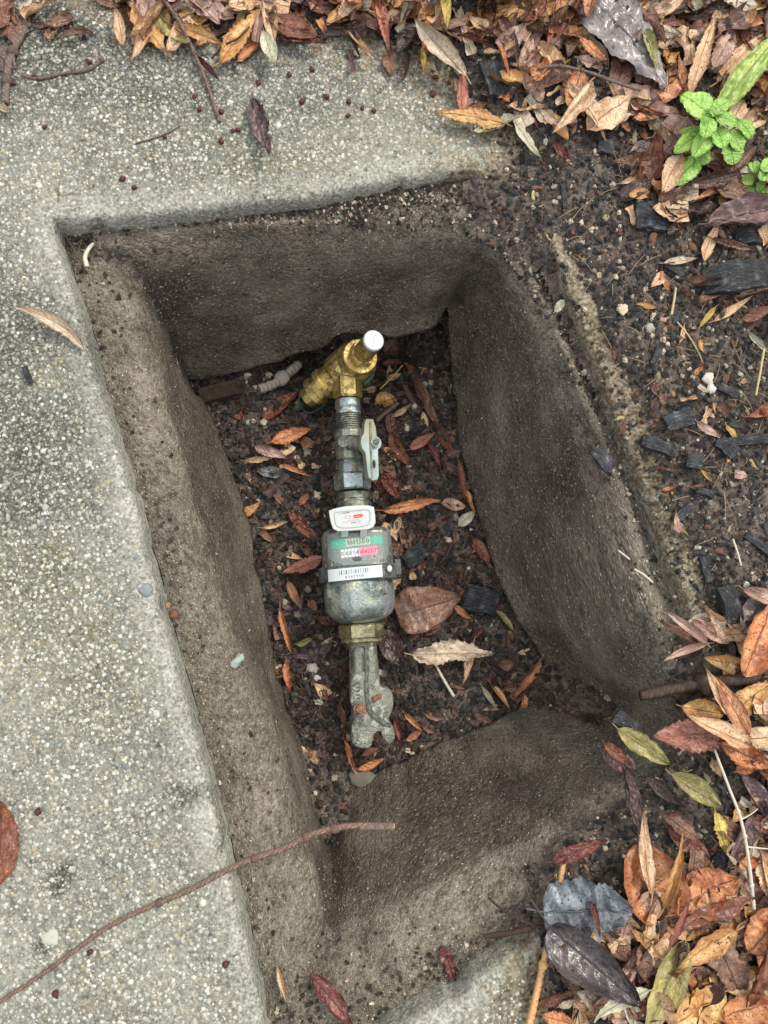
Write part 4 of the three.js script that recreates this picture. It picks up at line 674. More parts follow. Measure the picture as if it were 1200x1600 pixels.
 ['low','lance','purple',1000,1536,1012,1468,26,{up:.008},'mauve leaf between the dark heart shaped and golden leaves'],
 ['low','lance','gold',986,1450,1036,1496,20,{up:.010},'thin golden leaf below the big orange rounded leaf'],
 ['low','oval','orange',1120,1590,1210,1560,60,{up:.016},'orange leaf in the bottom right corner'],
 ['low','serr','rust',838,1566,898,1544,28,{roll:1,up:.006},'rust curled leaf right of the orange stick at the bottom'],
 ['low','serr','orange',846,1584,900,1600,30,{up:.005},'orange leaf at the bottom edge beside the stick'],
 ['low','oval','beige',872,1572,896,1560,18,{up:.009},'small pinkish beige leaf on the rust curled one'],
 ['low','oval','tan',1150,1330,1200,1330,30,{up:.004},'dull tan leaf in the dark gap right of the mauve leaf'],
 // alone on the pavement and in the gutter
 ['pave','serr','purple',394,160,420,256,48,{crumple:.16,roll:.9,up:.002},'crumpled purple brown leaf alone on the pavement above the pit'],
 ['pave','lance','beige',137,536,28,484,30,{curl:-.5,fold:.3,bend:.12,up:.003,stalk:0},'curved cream tan leaf on the pavement left of the pit'],
 ['pave','serr','rust',-2,1380,4,1244,60,{up:.002},'brown toothed leaf cut off by the left edge'],
 ['ledge','oval','red',484,1520,548,1596,36,{roll:.9,up:.004},'dark red wet leaf in the lower left gutter'],
 ['ledge','lance','tan',433,1510,448,1562,13,{roll:1.2,up:.003},'thin tan leaf in the lower left gutter'],
 ['ledge','serr','red',690,1476,712,1530,26,{crumple:.15,up:.003},'crumpled dark red leaf on the lower ledge'],
 ['ledge','oval','pinktan',466,338,500,324,20,{up:.008},'small tan leaf on the far ledge'],
];
const PITLEAVES = [
 ['serr','rust',408,660,468,614,38,{up:.004},'dark rust leaf deep in shade under the far wall'],
 ['serr','orange',424,692,486,670,26,{up:.010},'upper brown orange leaf of the cluster left of the valve'],
 ['serr','brown',470,688,492,700,22,{up:.008},'small brown leaf beside the cluster left of the valve'],
 ['serr','pinktan',398,698,448,716,26,{up:.012},'pinkish brown toothed leaf in the cluster left of the valve'],
 ['oval','tan',381,720,426,719,15,{fold:.4,up:.010},'small bright tan leaf at the left end of the cluster'],
 ['lance','orange',438,726,488,747,15,{roll:1,up:.008},'narrow orange curled leaf at the bottom of the cluster'],
 ['oval','slate',402,738,448,742,24,{up:.002},'dark grey wet leaf below the cluster left of the valve'],
 ['lance','gold',374,808,408,784,18,{up:.005},'dull golden leaf against the left wall'],
 ['lance','tan',408,824,452,813,15,{roll:.8,up:.005},'small tan leaf left of the white lid'],
 ['serr','rust',452,800,488,844,22,{fold:.5,up:.006},'rust leaf pointing at the meter, left of the white lid'],
 ['serr','salmon',505,872,443,899,28,{up:.016,curl:.3},'speckled salmon leaf whose base is tucked against the meter'],
 ['lance','orange',450,908,470,952,16,{up:.006},'orange pointed leaf below the speckled salmon leaf'],
 ['lance','purple',474,924,471,962,9,{up:.007},'thin purple strip of leaf left of the bowl'],
 ['oval','salmon',480,938,495,954,18,{crumple:.1,up:.007},'small round brown leaf left of the bowl'],
 ['serr','orange',438,948,456,1022,20,{crumple:.16,up:.006},'long crumpled orange leaf near the left wall'],
 ['oval','red',494,966,528,974,15,{up:.006},'dark red leaf under the bowl of the meter'],
 ['oval','olive',462,1006,488,998,18,{up:.007},'small olive leaf left of the brass nut'],
 ['lance','orange',446,1034,452,1082,20,{roll:.9,up:.005},'orange strip of leaf at the left wall, low down'],
 ['lance','brown',528,1098,541,1138,14,{up:.006},'brown leaf left of the forked fitting'],
 ['lance','orange',538,1155,556,1208,18,{roll:1.1,up:.006},'orange curled leaf below the fork, left one'],
 ['lance','orange',558,1202,602,1184,18,{roll:.9,up:.008},'orange curled leaf below the fork, right one'],
 ['oval','salmon',566,1180,590,1170,14,{up:.005},'small salmon leaf just under the fork'],
 ['lance','brown',641,594,692,682,30,{fold:.55,up:.010},'large brown folded leaf right of the valve'],
 ['lance','purple',628,602,684,684,20,{roll:.9,up:.008},'grey brown rolled leaf along the large folded leaf'],
 ['oval','gold',584,632,616,622,34,{up:.006},'dull golden leaf right of the brass nut'],
 ['lance','tan',612,652,642,632,18,{fold:.4,up:.008},'tan leaf between the twig and the large folded leaf'],
 ['oval','brown',600,556,624,530,30,{up:.006},'dark brown leaf in shade right of the white cap'],
 ['oval','rust',596,572,630,566,20,{up:.008},'reddish leaf below the dark one right of the cap'],
 ['serr','tan',604,596,628,584,18,{up:.008},'dry tan scrap right of the brass valve'],
 ['lance','salmon',640,702,678,676,18,{fold:.4,up:.008},'tan pointed leaf right of the lever'],
 ['oval','rust',610,676,640,728,36,{up:.004},'large dark rust leaf right of the lever'],
 ['serr','red',668,694,688,732,22,{roll:.8,up:.006},'reddish curled leaf near the right wall'],
 ['lance','rust',716,718,727,784,16,{fold:.4,up:.012},'rust leaf standing against the right wall'],
 ['serr','orange',598,798,690,782,26,{curl:-.5,fold:.3,up:.010},'long orange tan leaf right of the white lid'],
 ['serr','red',598,738,624,784,28,{up:.005},'dark red leaf beside the lower end of the lever'],
 ['serr','pinktan',690,786,728,792,26,{up:.008},'pinkish grey toothed leaf near the right wall'],
 ['lance','orange',726,764,742,804,14,{fold:.4,up:.010},'thin orange leaf at the right wall'],
 ['serr','pale',716,822,742,798,22,{crumple:.1,up:.008},'pale grey green scrap of leaf at the right wall'],
 ['serr','rust',738,842,764,880,26,{crumple:.1,up:.010},'glossy rust leaf at the right wall beside the meter'],
 ['oval','brown',612,846,626,872,22,{up:.006},'brown leaf touching the right side of the register'],
 ['heart','brown',620,962,718,933,74,{smooth:1,curl:-.3,up:.014,stalk:0,crumple:.05,roll:.15,fold:.15,asym:.3,tilt:0,twist:.1},'large smooth brown heart shaped leaf right of the bowl'],
 ['lance','orange',708,944,738,968,18,{up:.010},'orange scrap at the tip of the large heart shaped leaf'],
 ['lance','olive',772,954,804,988,16,{roll:.7,up:.008},'yellow olive leaf at the foot of the right wall'],
 ['lance','brown',788,986,802,1002,14,{up:.006},'brown scrap below the yellow olive leaf'],
 ['serr','beige',644,1024,766,1026,50,{curl:-.8,crumple:.13,roll:.3,up:.012,torn:.5},'large crumpled pale tan leaf below the heart shaped leaf'],
 ['lance','tan',738,1002,724,1068,18,{fold:.4,up:.018},'pointed orange tan leaf over the crumpled pale one'],
 ['lance','red',736,996,756,982,12,{up:.008},'small red leaf above the crumpled pale tan one'],
 ['oval','brown',778,1038,804,1036,20,{crumple:.1,up:.008},'curled brown leaf near the lower right corner of the pit floor'],
 ['lance','orange',845,1030,800,1090,26,{roll:1,up:.010},'bright orange rolled leaf in the lower right corner of the pit floor'],
 ['lance','orange',818,1084,818,1114,16,{roll:.6,up:.006},'small orange leaf below the bright rolled one'],
 ['lance','pale',752,1072,776,1108,13,{up:.008},'small pale cream leaf, left of two near the lower wall'],
 ['lance','gold',766,1068,796,1108,12,{roll:.8,up:.007},'small golden leaf, right of two near the lower wall'],
 ['oval','dark',592,984,632,1038,42,{up:.006},'dark wet leaf below the bowl, right of the nut'],
 ['lance','orange',632,1114,660,1142,17,{up:.009},'upper small orange leaf right of the fork'],
 ['lance','salmon',634,1156,662,1140,15,{up:.008},'lower small orange leaf right of the fork'],
 ['oval','red',618,1120,628,1160,16,{up:.005},'dark red leaf right beside the fork'],
 ['oval','rust',580,730,600,770,22,{up:.003},'rust leaf under the lever'],
 ['lance','salmon',468,788,482,772,12,{up:.004},'small red scrap left of the union nut'],
];
const ci = (d) => (rnd() - 0.5) * d;
for (const [z, ty, pal, ...r] of LEAVES) { const [bx, by, tx, tyy, w, o, label] = r; leaf(z === 'ledge' ? 'ledge' : 'top', ty, pal, bx, by, tx, tyy, w, { twist: ci(0.9), tilt: ci(0.5), fold: rr(0.02, 0.5), roll: rr(-0.4, 1.1), crumple: rr(0.05, 0.11), curl: ci(1.5), asym: ci(1.6), hook: rr(-0.06, 0.2), torn: o.smooth || rnd() < 0.55 ? 0 : rr(0.2, 0.6), ...o }, label); }
for (const [ty, pal, bx, by, tx, tyy, w, o, label] of PITLEAVES) leaf('pit', ty, pal, bx, by, tx, tyy, w, { twist: ci(0.9), tilt: ci(0.6), fold: rr(0.1, 0.5), roll: rr(-0.1, 1.3), curl: ci(1.5), crumple: rr(0.07, 0.18), asym: ci(1.6), hook: rr(-0.06, 0.2), torn: o.smooth || rnd() < 0.5 ? 0 : rr(0.2, 0.6), ...o }, label);
// ───────── mass of broken leaf litter that nobody could count ─────────
{
  const zones = [ // centre, half size in photo pixels, count, where
    [[690, 20], [500, 48], 380, 'top'], [[1000, 90], [230, 110], 210, 'top'], [[1090, 260], [110, 90], 60, 'top'], [[1150, 420], [60, 70], 14, 'top'], [[1100, 640], [100, 200], 46, 'top'], [[1150, 1120], [80, 150], 90, 'top'], [[1060, 1430], [170, 190], 330, 'top'], [[60, 60], [70, 60], 16, 'top'],
    [[470, 780], [150, 200], 210, 'pit'], [[660, 720], [90, 200], 240, 'pit'], [[690, 1000], [140, 140], 170, 'pit'], [[490, 1060], [80, 130], 130, 'pit'],
  ];
  const byPal = {};
  for (const [[cx, cy], [hx, hy], n, w] of zones) for (let i = 0; i < n; i++) {
    const px = cx + rr(-hx, hx), py = cy + rr(-hy, hy); const p = w === 'pit' ? floorAt(px, py) : groundAt(px, py);
    if (w === 'top' && (polyDist(coarseA, p.x, p.z) > -0.012 || (polyDist(SOIL, p.x, p.z) < 0 && py > 60))) continue; if (w === 'pit' && polyDist(LDc, p.x, p.z) < 0.0) continue;
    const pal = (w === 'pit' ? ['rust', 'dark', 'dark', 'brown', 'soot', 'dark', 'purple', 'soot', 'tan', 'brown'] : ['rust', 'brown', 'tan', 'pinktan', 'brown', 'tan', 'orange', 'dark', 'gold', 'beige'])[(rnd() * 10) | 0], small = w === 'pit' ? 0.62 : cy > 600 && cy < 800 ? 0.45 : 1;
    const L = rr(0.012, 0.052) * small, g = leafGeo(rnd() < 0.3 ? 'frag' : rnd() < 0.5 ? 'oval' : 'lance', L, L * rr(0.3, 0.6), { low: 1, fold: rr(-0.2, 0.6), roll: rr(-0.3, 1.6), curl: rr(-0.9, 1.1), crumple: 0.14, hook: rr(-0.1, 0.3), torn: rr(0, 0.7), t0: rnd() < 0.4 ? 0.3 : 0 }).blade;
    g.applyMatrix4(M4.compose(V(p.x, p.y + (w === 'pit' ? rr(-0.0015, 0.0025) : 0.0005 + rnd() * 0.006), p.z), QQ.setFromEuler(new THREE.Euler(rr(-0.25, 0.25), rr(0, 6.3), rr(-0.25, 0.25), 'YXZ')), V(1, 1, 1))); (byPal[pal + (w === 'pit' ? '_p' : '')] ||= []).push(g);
  }
  const litter = thing('leaf_litter', 'broken scraps of brown leaf packed between the whole leaves', 'leaf litter'); litter.userData.kind = 'stuff';
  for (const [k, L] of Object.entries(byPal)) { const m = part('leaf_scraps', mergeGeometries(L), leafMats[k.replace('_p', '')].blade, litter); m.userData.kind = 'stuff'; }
}
// ───────── twigs and sticks ─────────
const barkT = metalTex(741, [124, 100, 90], [100, 79, 71], [148, 130, 116]);
const bark = (c) => std({ map: barkT.map, bumpMap: barkT.bump, bumpScale: 0.0004, roughness: 0.62, color: c });
const redBark = bark(rgb(255, 246, 240)), greyBark = bark(rgb(240, 246, 246)), paleBark = std({ color: rgb(206, 198, 180), roughness: 0.7 }), orangeBark = std({ map: metalTex(761, [212, 162, 104], [180, 128, 78], [226, 186, 132]).map, roughness: 0.6 }), darkBark = bark(rgb(150, 140, 132)), strawMat = std({ color: rgb(198, 178, 136), roughness: 0.7 });
function twig(name, label, cat, pts, r0, r1, mat, o = {}) {
  const t = thing(name, label, cat, o.group), f = o.pit ? floorAt : o.ledge ? ledgeAt : groundAt;
  const P = pts.map(([x, y, h]) => { const p = h !== undefined && o.abs ? V(0, 0, 0) : f(x, y); return at(x, y, (o.abs ? 0 : p.y) + (h ?? 0) + r0); });
  t.position.copy(P[0]); const Q = P.map((p) => p.clone().sub(P[0])); const seed = pts[0][0] * 0.13;
  part('stem', rod(Q, r0, r1, o.seg ?? 48, 9, o.rough ?? 0.25, seed), mat, t);
  for (const k of o.knots ?? []) { const c = new THREE.CatmullRomCurve3(Q, false, 'centripetal').getPointAt(k), g = lump(seed + k * 9, 2, 0.9), r = mix(r0, r1, k) * 1.45; g.scale(r, r * 0.9, r * 1.1); g.translate(c.x, c.y + r * 0.2, c.z); const uv = new Float32Array(g.attributes.position.count * 2); g.setAttribute('uv', new THREE.BufferAttribute(uv, 2)); part('knot', g, mat, t); }
  for (const [k, dx, dz, l] of o.forks ?? []) { const c = new THREE.CatmullRomCurve3(Q, false, 'centripetal').getPointAt(k), r = mix(r0, r1, k) * 0.6; part('side_shoot', rod([c, c.clone().add(V(dx * l * 0.5, 0.001, dz * l * 0.5)), c.clone().add(V(dx * l, 0.0005, dz * l * 1.1))], r, r * 0.5, 10, 6, 0.2, seed), mat, t); }
  return { t, Q };
}
{
  const a = twig('long_twig', 'long thin reddish twig lying across the pavement and over the near end of the pit', 'twig', [[-12, 1572, 0], [40, 1540, 0], [83, 1510, 0], [167, 1450, 0], [230, 1418, 0], [293, 1392, .001], [360, 1357, .003], [400, 1340, .004], [443, 1326, .005], [487, 1304, .006], [543, 1291, .006], [613, 1291, .004]], 0.0014, 0.0027, redBark, { abs: 1, seg: 110, rough: 0.16, knots: [0.15, 0.42, 0.66, 0.79, 0.86], forks: [[0.66, 0.3, -1, 0.003]] });
  const n = a.Q.length, e = a.Q[n - 1], d = e.clone().sub(a.Q[n - 2]).normalize(), b = a.Q[n - 2].clone().lerp(e, 0.25);
  part('grey_end', rod([b, b.clone().lerp(e, 0.6), e.clone().addScaledVector(d, 0.0006)], 0.00285, 0.0030, 14, 12, 0.12, 4, true), greyBark, a.t);
  part('cut_end', rod([e.clone().addScaledVector(d, 0.0002), e.clone().addScaledVector(d, 0.0015)], 0.0024, 0.0021, 3, 10, 0.1, 4), std({ color: rgb(206, 190, 128), roughness: 0.8 }), a.t);
}
twig('twig', 'thick grey brown twig at the top left corner', 'twig', [[58, -10], [46, 28, .002], [32, 58, .002], [16, 90, .001], [11, 120], [8, 162]], 0.0024, 0.0034, greyBark, { knots: [0.3, 0.55, 0.8], forks: [[0.35, -0.6, -1, 0.012], [0.7, 0.9, -0.1, 0.008]] });
twig('twig', 'thin bent twig on bare pavement at the top left, near the thick one', 'twig', [[34, 118], [56, 123], [100, 115], [140, 108], [162, 92]], 0.0011, 0.0016, greyBark, { knots: [0.2, 0.6, 0.97] });
twig('twig', 'long bare twig with reddish tip running down from the top edge', 'twig', [[248, -10, .010], [280, 34, .012], [300, 75, .009], [320, 122, .002], [333, 160], [343, 190]], 0.0017, 0.0014, redBark, { knots: [0.22, 0.5, 0.95], forks: [[0.25, 0.9, -0.5, 0.018]] });
twig('twig', 'short dark twig joining the leaves right of the long bare twig', 'twig', [[330, 92, .006], [352, 70, .012], [372, 60, .014], [390, 42, .016]], 0.0009, 0.0007, darkBark, {});
twig('twig', 'tiny twig with a red bud on the pavement above the pit', 'twig', [[212, 224], [240, 216], [262, 208], [282, 196]], 0.0007, 0.0006, redBark, { knots: [0.65] });
twig('twig', 'pale knobbly twig lying over the largest grey brown leaf', 'twig', [[840, 107, .014], [870, 103, .018], [920, 113, .020], [960, 128, .018], [1000, 141, .012]], 0.0014, 0.0012, greyBark, { knots: [0.2, 0.4, 0.6, 0.8], forks: [[0.55, 0.6, -0.9, 0.007]] });
twig('orange_stick', 'straight bright orange stick leaning at the bottom edge', 'stick', [[881, 1346, .003], [866, 1426, .007], [850, 1500, .007], [826, 1606, .006]], 0.0021, 0.0029, orangeBark, { knots: [0.3, 0.62], rough: 0.12 });
twig('white_twig', 'thin white twig crossing the leaves in the lower right', 'twig', [[1114, 1164, .012], [1138, 1228, .016], [1156, 1275, .018], [1167, 1325, .018], [1173, 1370, .018], [1178, 1420, .014]], 0.0010, 0.0014, paleBark, { knots: [0.4, 0.55, 0.85], forks: [[0.62, 1, 0.1, 0.02], [0.45, 1, -0.5, 0.014]] });
twig('dark_root', 'thick dark root running into the lower right corner of the pit', 'root', [[1000, 1088, -.006], [1045, 1078, -.002], [1100, 1068, .001], [1150, 1062, .004], [1196, 1052, .003]], 0.0046, 0.0056, darkBark, { rough: 0.35, knots: [0.5] });
twig('twig', 'dark forked twig on the lower lip of the pit beside the grey leaf', 'twig', [[762, 1402, -.012], [790, 1425, -.004], [812, 1437, 0], [850, 1450, .004]], 0.0009, 0.0014, darkBark, { abs: 1 });
twig('twig', 'stubby brown twig on the lower ledge above the speckled pavement', 'twig', [[757, 1464, -.012], [775, 1460, -.010], [800, 1457, -.006], [830, 1450, 0]], 0.0020, 0.0022, darkBark, { abs: 1 });
twig('white_root', 'pale grey root sticking out under the far wall', 'root', [[405, 608, .006], [428, 600, .010], [448, 585, .014], [468, 568, .022]], 0.0052, 0.0056, std({ map: metalTex(781, [150, 138, 124], [122, 108, 96], [176, 168, 152]).map, roughness: 0.85 }), { pit: 1, knots: [0.5] });
twig('stick', 'pale straw coloured stick on the pit floor below the crumpled pale leaf', 'stick', [[677, 1030, .006], [690, 1056, .006], [709, 1088, .003]], 0.0011, 0.0018, paleBark, { pit: 1 });
twig('stick', 'short grey stick leaning beside the top of the lever', 'stick', [[588, 658, .012], [604, 644, .014], [622, 630, .014]], 0.0026, 0.0022, greyBark, { pit: 1 });
twig('stick', 'thin straight straw right of the brass valve', 'stick', [[594, 608, .016], [612, 590, .020], [629, 571, .018]], 0.0009, 0.0008, strawMat, { pit: 1 });
twig('stick', 'thin dark stem running down left of the bowl', 'stick', [[490, 962, .010], [497, 1000, .008], [501, 1040, .006], [506, 1080, .004]], 0.0006, 0.0006, darkBark, { pit: 1 });
twig('straw', 'short yellow straw on the far ledge', 'straw', [[386, 345, .004], [402, 332, .006], [417, 320, .006]], 0.0007, 0.0006, strawMat, { ledge: 1 });
twig('straw', 'thin brown straw lying along the gutter in the far left corner', 'straw', [[100, 356, .010], [140, 356, .006], [180, 351, .010]], 0.0006, 0.0005, strawMat, { ledge: 1 });
twig('straw', 'short reddish straw in the far left corner of the gutter', 'straw', [[101, 366, .006], [112, 384, .004], [121, 398, .003]], 0.0006, 0.0005, redBark, { ledge: 1 });
twig('sprout', 'small white curved sprout on the ledge in the far left corner', 'sprout', [[146, 380, .003], [138, 390, .003], [133, 402, .003], [136, 417, .002]], 0.0015, 0.0021, std({ color: rgb(206, 208, 186), roughness: 0.5 }), { ledge: 1, rough: 0.1 });
twig('straw', 'white straw at the groove, lower of two', 'straw', [[991, 889, .003], [1006, 898, .003], [1020, 910, .003]], 0.0008, 0.0008, paleBark, {});
twig('straw', 'white straw at the groove, upper of two', 'straw', [[966, 860, .002], [975, 867, .002], [984, 874, .002]], 0.0007, 0.0007, paleBark, {});
twig('straw', 'thin yellowish straw standing on the soil below the big black bark', 'straw', [[1058, 503, .002], [1074, 522, .004], [1088, 544, .004], [1098, 566, .002]], 0.0006, 0.0005, strawMat, {});
twig('straw', 'pale dry stalk beside the tan scraps below the big black bark', 'straw', [[1056, 450, .004], [1053, 470, .004], [1049, 492, .002]], 0.0010, 0.0011, strawMat, {});
twig('straw', 'tan upright straw at the right edge below the white shell like leaf', 'straw', [[1194, 545, .006], [1188, 580, .006], [1181, 618, .003]], 0.0010, 0.0009, strawMat, {});
twig('straw', 'thin reddish stem arching beside the right edge', 'straw', [[1143, 532, .003], [1152, 555, .006], [1166, 584, .003]], 0.0006, 0.0006, redBark, {});
twig('straw', 'pale thin straw right of the groove, near the dark bark piece', 'straw', [[1145, 842, .004], [1152, 862, .005], [1158, 884, .003]], 0.0008, 0.0008, paleBark, {});
{ // straws, stems and root threads too many to count
  const L = [], R = [];
  for (let i = 0; i < 150; i++) { const px = rr(880, 1200), py = rr(250, 1250), p = groundAt(px, py); if (polyDist(SOIL, p.x, p.z) < 0.006) continue; const a = rr(0, 6.3), l = rr(0.003, 0.014), h = rr(0.0006, 0.003); L.push(rod([p.clone().add(V(-Math.cos(a) * l, h, -Math.sin(a) * l)), p.clone().add(V(rr(-.001, .001), h + 0.0015, rr(-.001, .001))), p.clone().add(V(Math.cos(a) * l, h * 0.5, Math.sin(a) * l))], 0.00022, 0.0004, 5, 4)); }
  for (let i = 0; i < 420; i++) { const px = rr(330, 830), py = rr(570, 1230), p = floorAt(px, py); if (polyDist(LDc, p.x, p.z) < -0.004) continue; const a = rr(0, 6.3), l = rr(0.004, 0.022), b = rr(-1.4, 1.4), pts = []; for (let k = -2; k <= 2; k++) { const an = a + b * k * 0.25, x = p.x + Math.cos(an) * l * k / 2, z = p.z + Math.sin(an) * l * k / 2; pts.push(V(x, floorY(x, z) + rr(0.001, 0.005), z)); } R.push(rod(pts, 0.0003, 0.0002, 10, 4)); }
  const s = new THREE.Mesh(mergeGeometries(L), std({ color: rgb(158, 138, 108), roughness: 0.8 })); tag(s, 'loose bits of straw scattered over the soil', 'straw'); stuff(s, 'straw_bits');
  const r = new THREE.Mesh(mergeGeometries(R), std({ color: rgb(138, 112, 94), roughness: 0.8 })); tag(r, 'tangle of hair thin roots on the pit floor', 'roots'); stuff(r, 'fine_roots');
}
// ───────── bark chips, stones, brick, buds ─────────
const chipT = tex(256, 256, (u, v, o) => { const st = fbm(u * 0.12, v, 40, 801, 3), b = fbm(u, v, 6, 811, 3), f = fbm(u, v, 60, 821, 2), k = 44 + 60 * (st - 0.45) + 36 * (b - 0.5) + 24 * (f - 0.5); o[0] = k; o[1] = k * 1.04; o[2] = k * 1.1; const w = sst(0.63, 0.72, st * 0.7 + b * 0.3); o[0] = mix(o[0], 128, w * 0.6); o[1] = mix(o[1], 128, w * 0.6); o[2] = mix(o[2], 122, w * 0.6); o[3] = st; }, true);
const chipMat = std({ map: chipT.map, bumpMap: chipT.bump, bumpScale: 0.0022, roughness: 0.6 }), chipGrey = std({ map: chipT.map, bumpMap: chipT.bump, bumpScale: 0.0025, roughness: 0.65, color: rgb(255, 255, 255) });
chipGrey.color.multiplyScalar(1.7);
function chipGeo(L, Wd, T, s, bow = 0) { const nx = 10, ny = 3, nz = 5; let g = new THREE.BoxGeometry(2, 2, 2, nx, ny, nz); const P = g.attributes.position, U = g.attributes.uv; for (let i = 0; i < P.count; i++) { let x = P.getX(i), y = P.getY(i), z = P.getZ(i); const ez = 1 + 0.22 * n3(x * 1.3, s, 1) - 0.12 * Math.max(0, Math.abs(y)) * 0.5, ex = 1 + 0.16 * n3(z * 1.6, s, 5); const X = x * ex * L / 2 * (1 - 0.10 * n3(z * 5.5, y, s + 8) - 0.12 * z * Math.sign(x) * n3(s, 2, 3) * 2), Z = z * ez * Wd / 2, Y = y * T / 2 * (1 + 0.5 * n3(x * 1.5, z * 1.5, s)) * (1 - 0.55 * Math.abs(x) ** 3) + 0.12 * T * n3(x * 0.8, z * 4, s + 3) + bow * (1 - x * x) ; P.setXYZ(i, X, Y + T / 2, Z); U.setXY(i, X / 0.03 + s, Z / 0.03 + Y / 0.03); } g = mergeVertices(g); g.computeVertexNormals(); return toCreasedNormals(g, 0.7); }
let chipN = 0;
function chip(px, py, lpx, wpx, deg, T, mat, label, o = {}) { const f = o.pit ? floorAt : groundAt, p = f(px, py), k = (H - p.y) / F; const g = chipGeo(lpx * k, wpx * k, T, 3.3 + chipN++ * 1.7, o.bow); const m = new THREE.Mesh(g, mat); named(m, 'bark_chip'); tag(m, label, 'bark chip'); m.position.copy(at(px, py, p.y + (o.up ?? 0.0015))); m.rotation.set(o.rx ?? 0, -deg * D2R, o.rz ?? 0, 'YXZ'); scene.add(m); shade(m); }
chip(1145, 437, 122, 52, -10, .007, chipMat, 'biggest black bark piece, bowed, at the right edge', { bow: .004 });
chip(1021, 341, 66, 52, 4, .006, chipGrey, 'square black bark chip with pale stripes below the mint plant');
chip(770, 124, 66, 36, 72, .006, chipMat, 'blue black bark chip in the litter at the top edge');
chip(1058, 657, 46, 32, -20, .005, chipGrey, 'grey striped bark chip in the middle of the bare soil');
chip(1025, 697, 56, 22, 18, .006, chipMat, 'black bark chip just below the grey striped one');
chip(1024, 556, 32, 11, -65, .004, chipGrey, 'small slim blue grey chip on bare soil');
chip(1136, 611, 36, 15, 28, .003, chipMat, 'thin greenish black chip right of the white pebbles');
chip(1158, 690, 94, 16, -6, .006, chipMat, 'long black bark strip at the right edge');
chip(1084, 722, 28, 24, 12, .004, chipGrey, 'small square grey chip below the black chips');
chip(1134, 700, 34, 28, 40, .005, chipMat, 'black chip tucked under the long black strip');
chip(941, 719, 40, 24, 52, .004, chipGrey, 'grey chip stuck on the rim left of the groove');
chip(1066, 802, 42, 16, -35, .004, chipGrey, 'blue grey chip right of the groove, halfway down');
chip(1186, 853, 62, 16, 38, .005, chipMat, 'dark slanting bark strip at the right edge');
chip(1135, 945, 62, 30, 78, .009, chipMat, 'thick dark bark piece standing left of the grey brown leaf');
chip(1100, 890, 44, 14, 80, .005, chipMat, 'narrow dark chip left of the thick bark piece');
chip(752, 938, 52, 40, 15, .006, chipMat, 'black chip on the pit floor, right of the heart shaped leaf', { pit: 1, up: .006 });
chip(648, 868, 38, 28, -40, .006, chipMat, 'dark grey chip on the pit floor beside the meter', { pit: 1, up: .006 });
chip(944, 232, 26, 28, 10, .005, chipMat, 'small black chip on the soil above the striped chip');
chip(880, 308, 44, 9, 84, .003, chipMat, 'thin black sliver on the soil corner');
chip(1132, 1352, 56, 44, 40, .006, chipMat, 'dark chip in the gap between mauve and orange leaves');
chip(1165, 372, 44, 30, -5, .006, chipMat, 'black chip at the right edge above the biggest bark piece');
chip(44, 587, 28, 9, 70, .003, chipMat, 'lone black chip on the pavement left of the pit');
chip(1050, 420, 26, 16, 30, .004, chipMat, 'small black chip left of the biggest bark piece');
chip(1100, 770, 30, 12, 15, .004, chipMat, 'short black chip right of the groove, above the slanting strip');
chip(975, 1128, 40, 24, 40, .006, chipMat, 'black chip at the lower right corner of the pit');
const rock = (s) => { const g = lump(s, 3, 0.62), P = g.attributes.position; for (let i = 0; i < P.count; i++) { const x = P.getX(i), y = P.getY(i), z = P.getZ(i), k = 1 + 0.22 * n3(x * 2.6 + s, y * 2.6, z * 2.6) + 0.07 * n3(x * 8, y * 8 + s, z * 8) - 0.18 * Math.max(0, n3(x * 1.1, s + 4, z * 1.1)); P.setXYZ(i, x * k, y * k, z * k); } g.computeVertexNormals(); return g; };
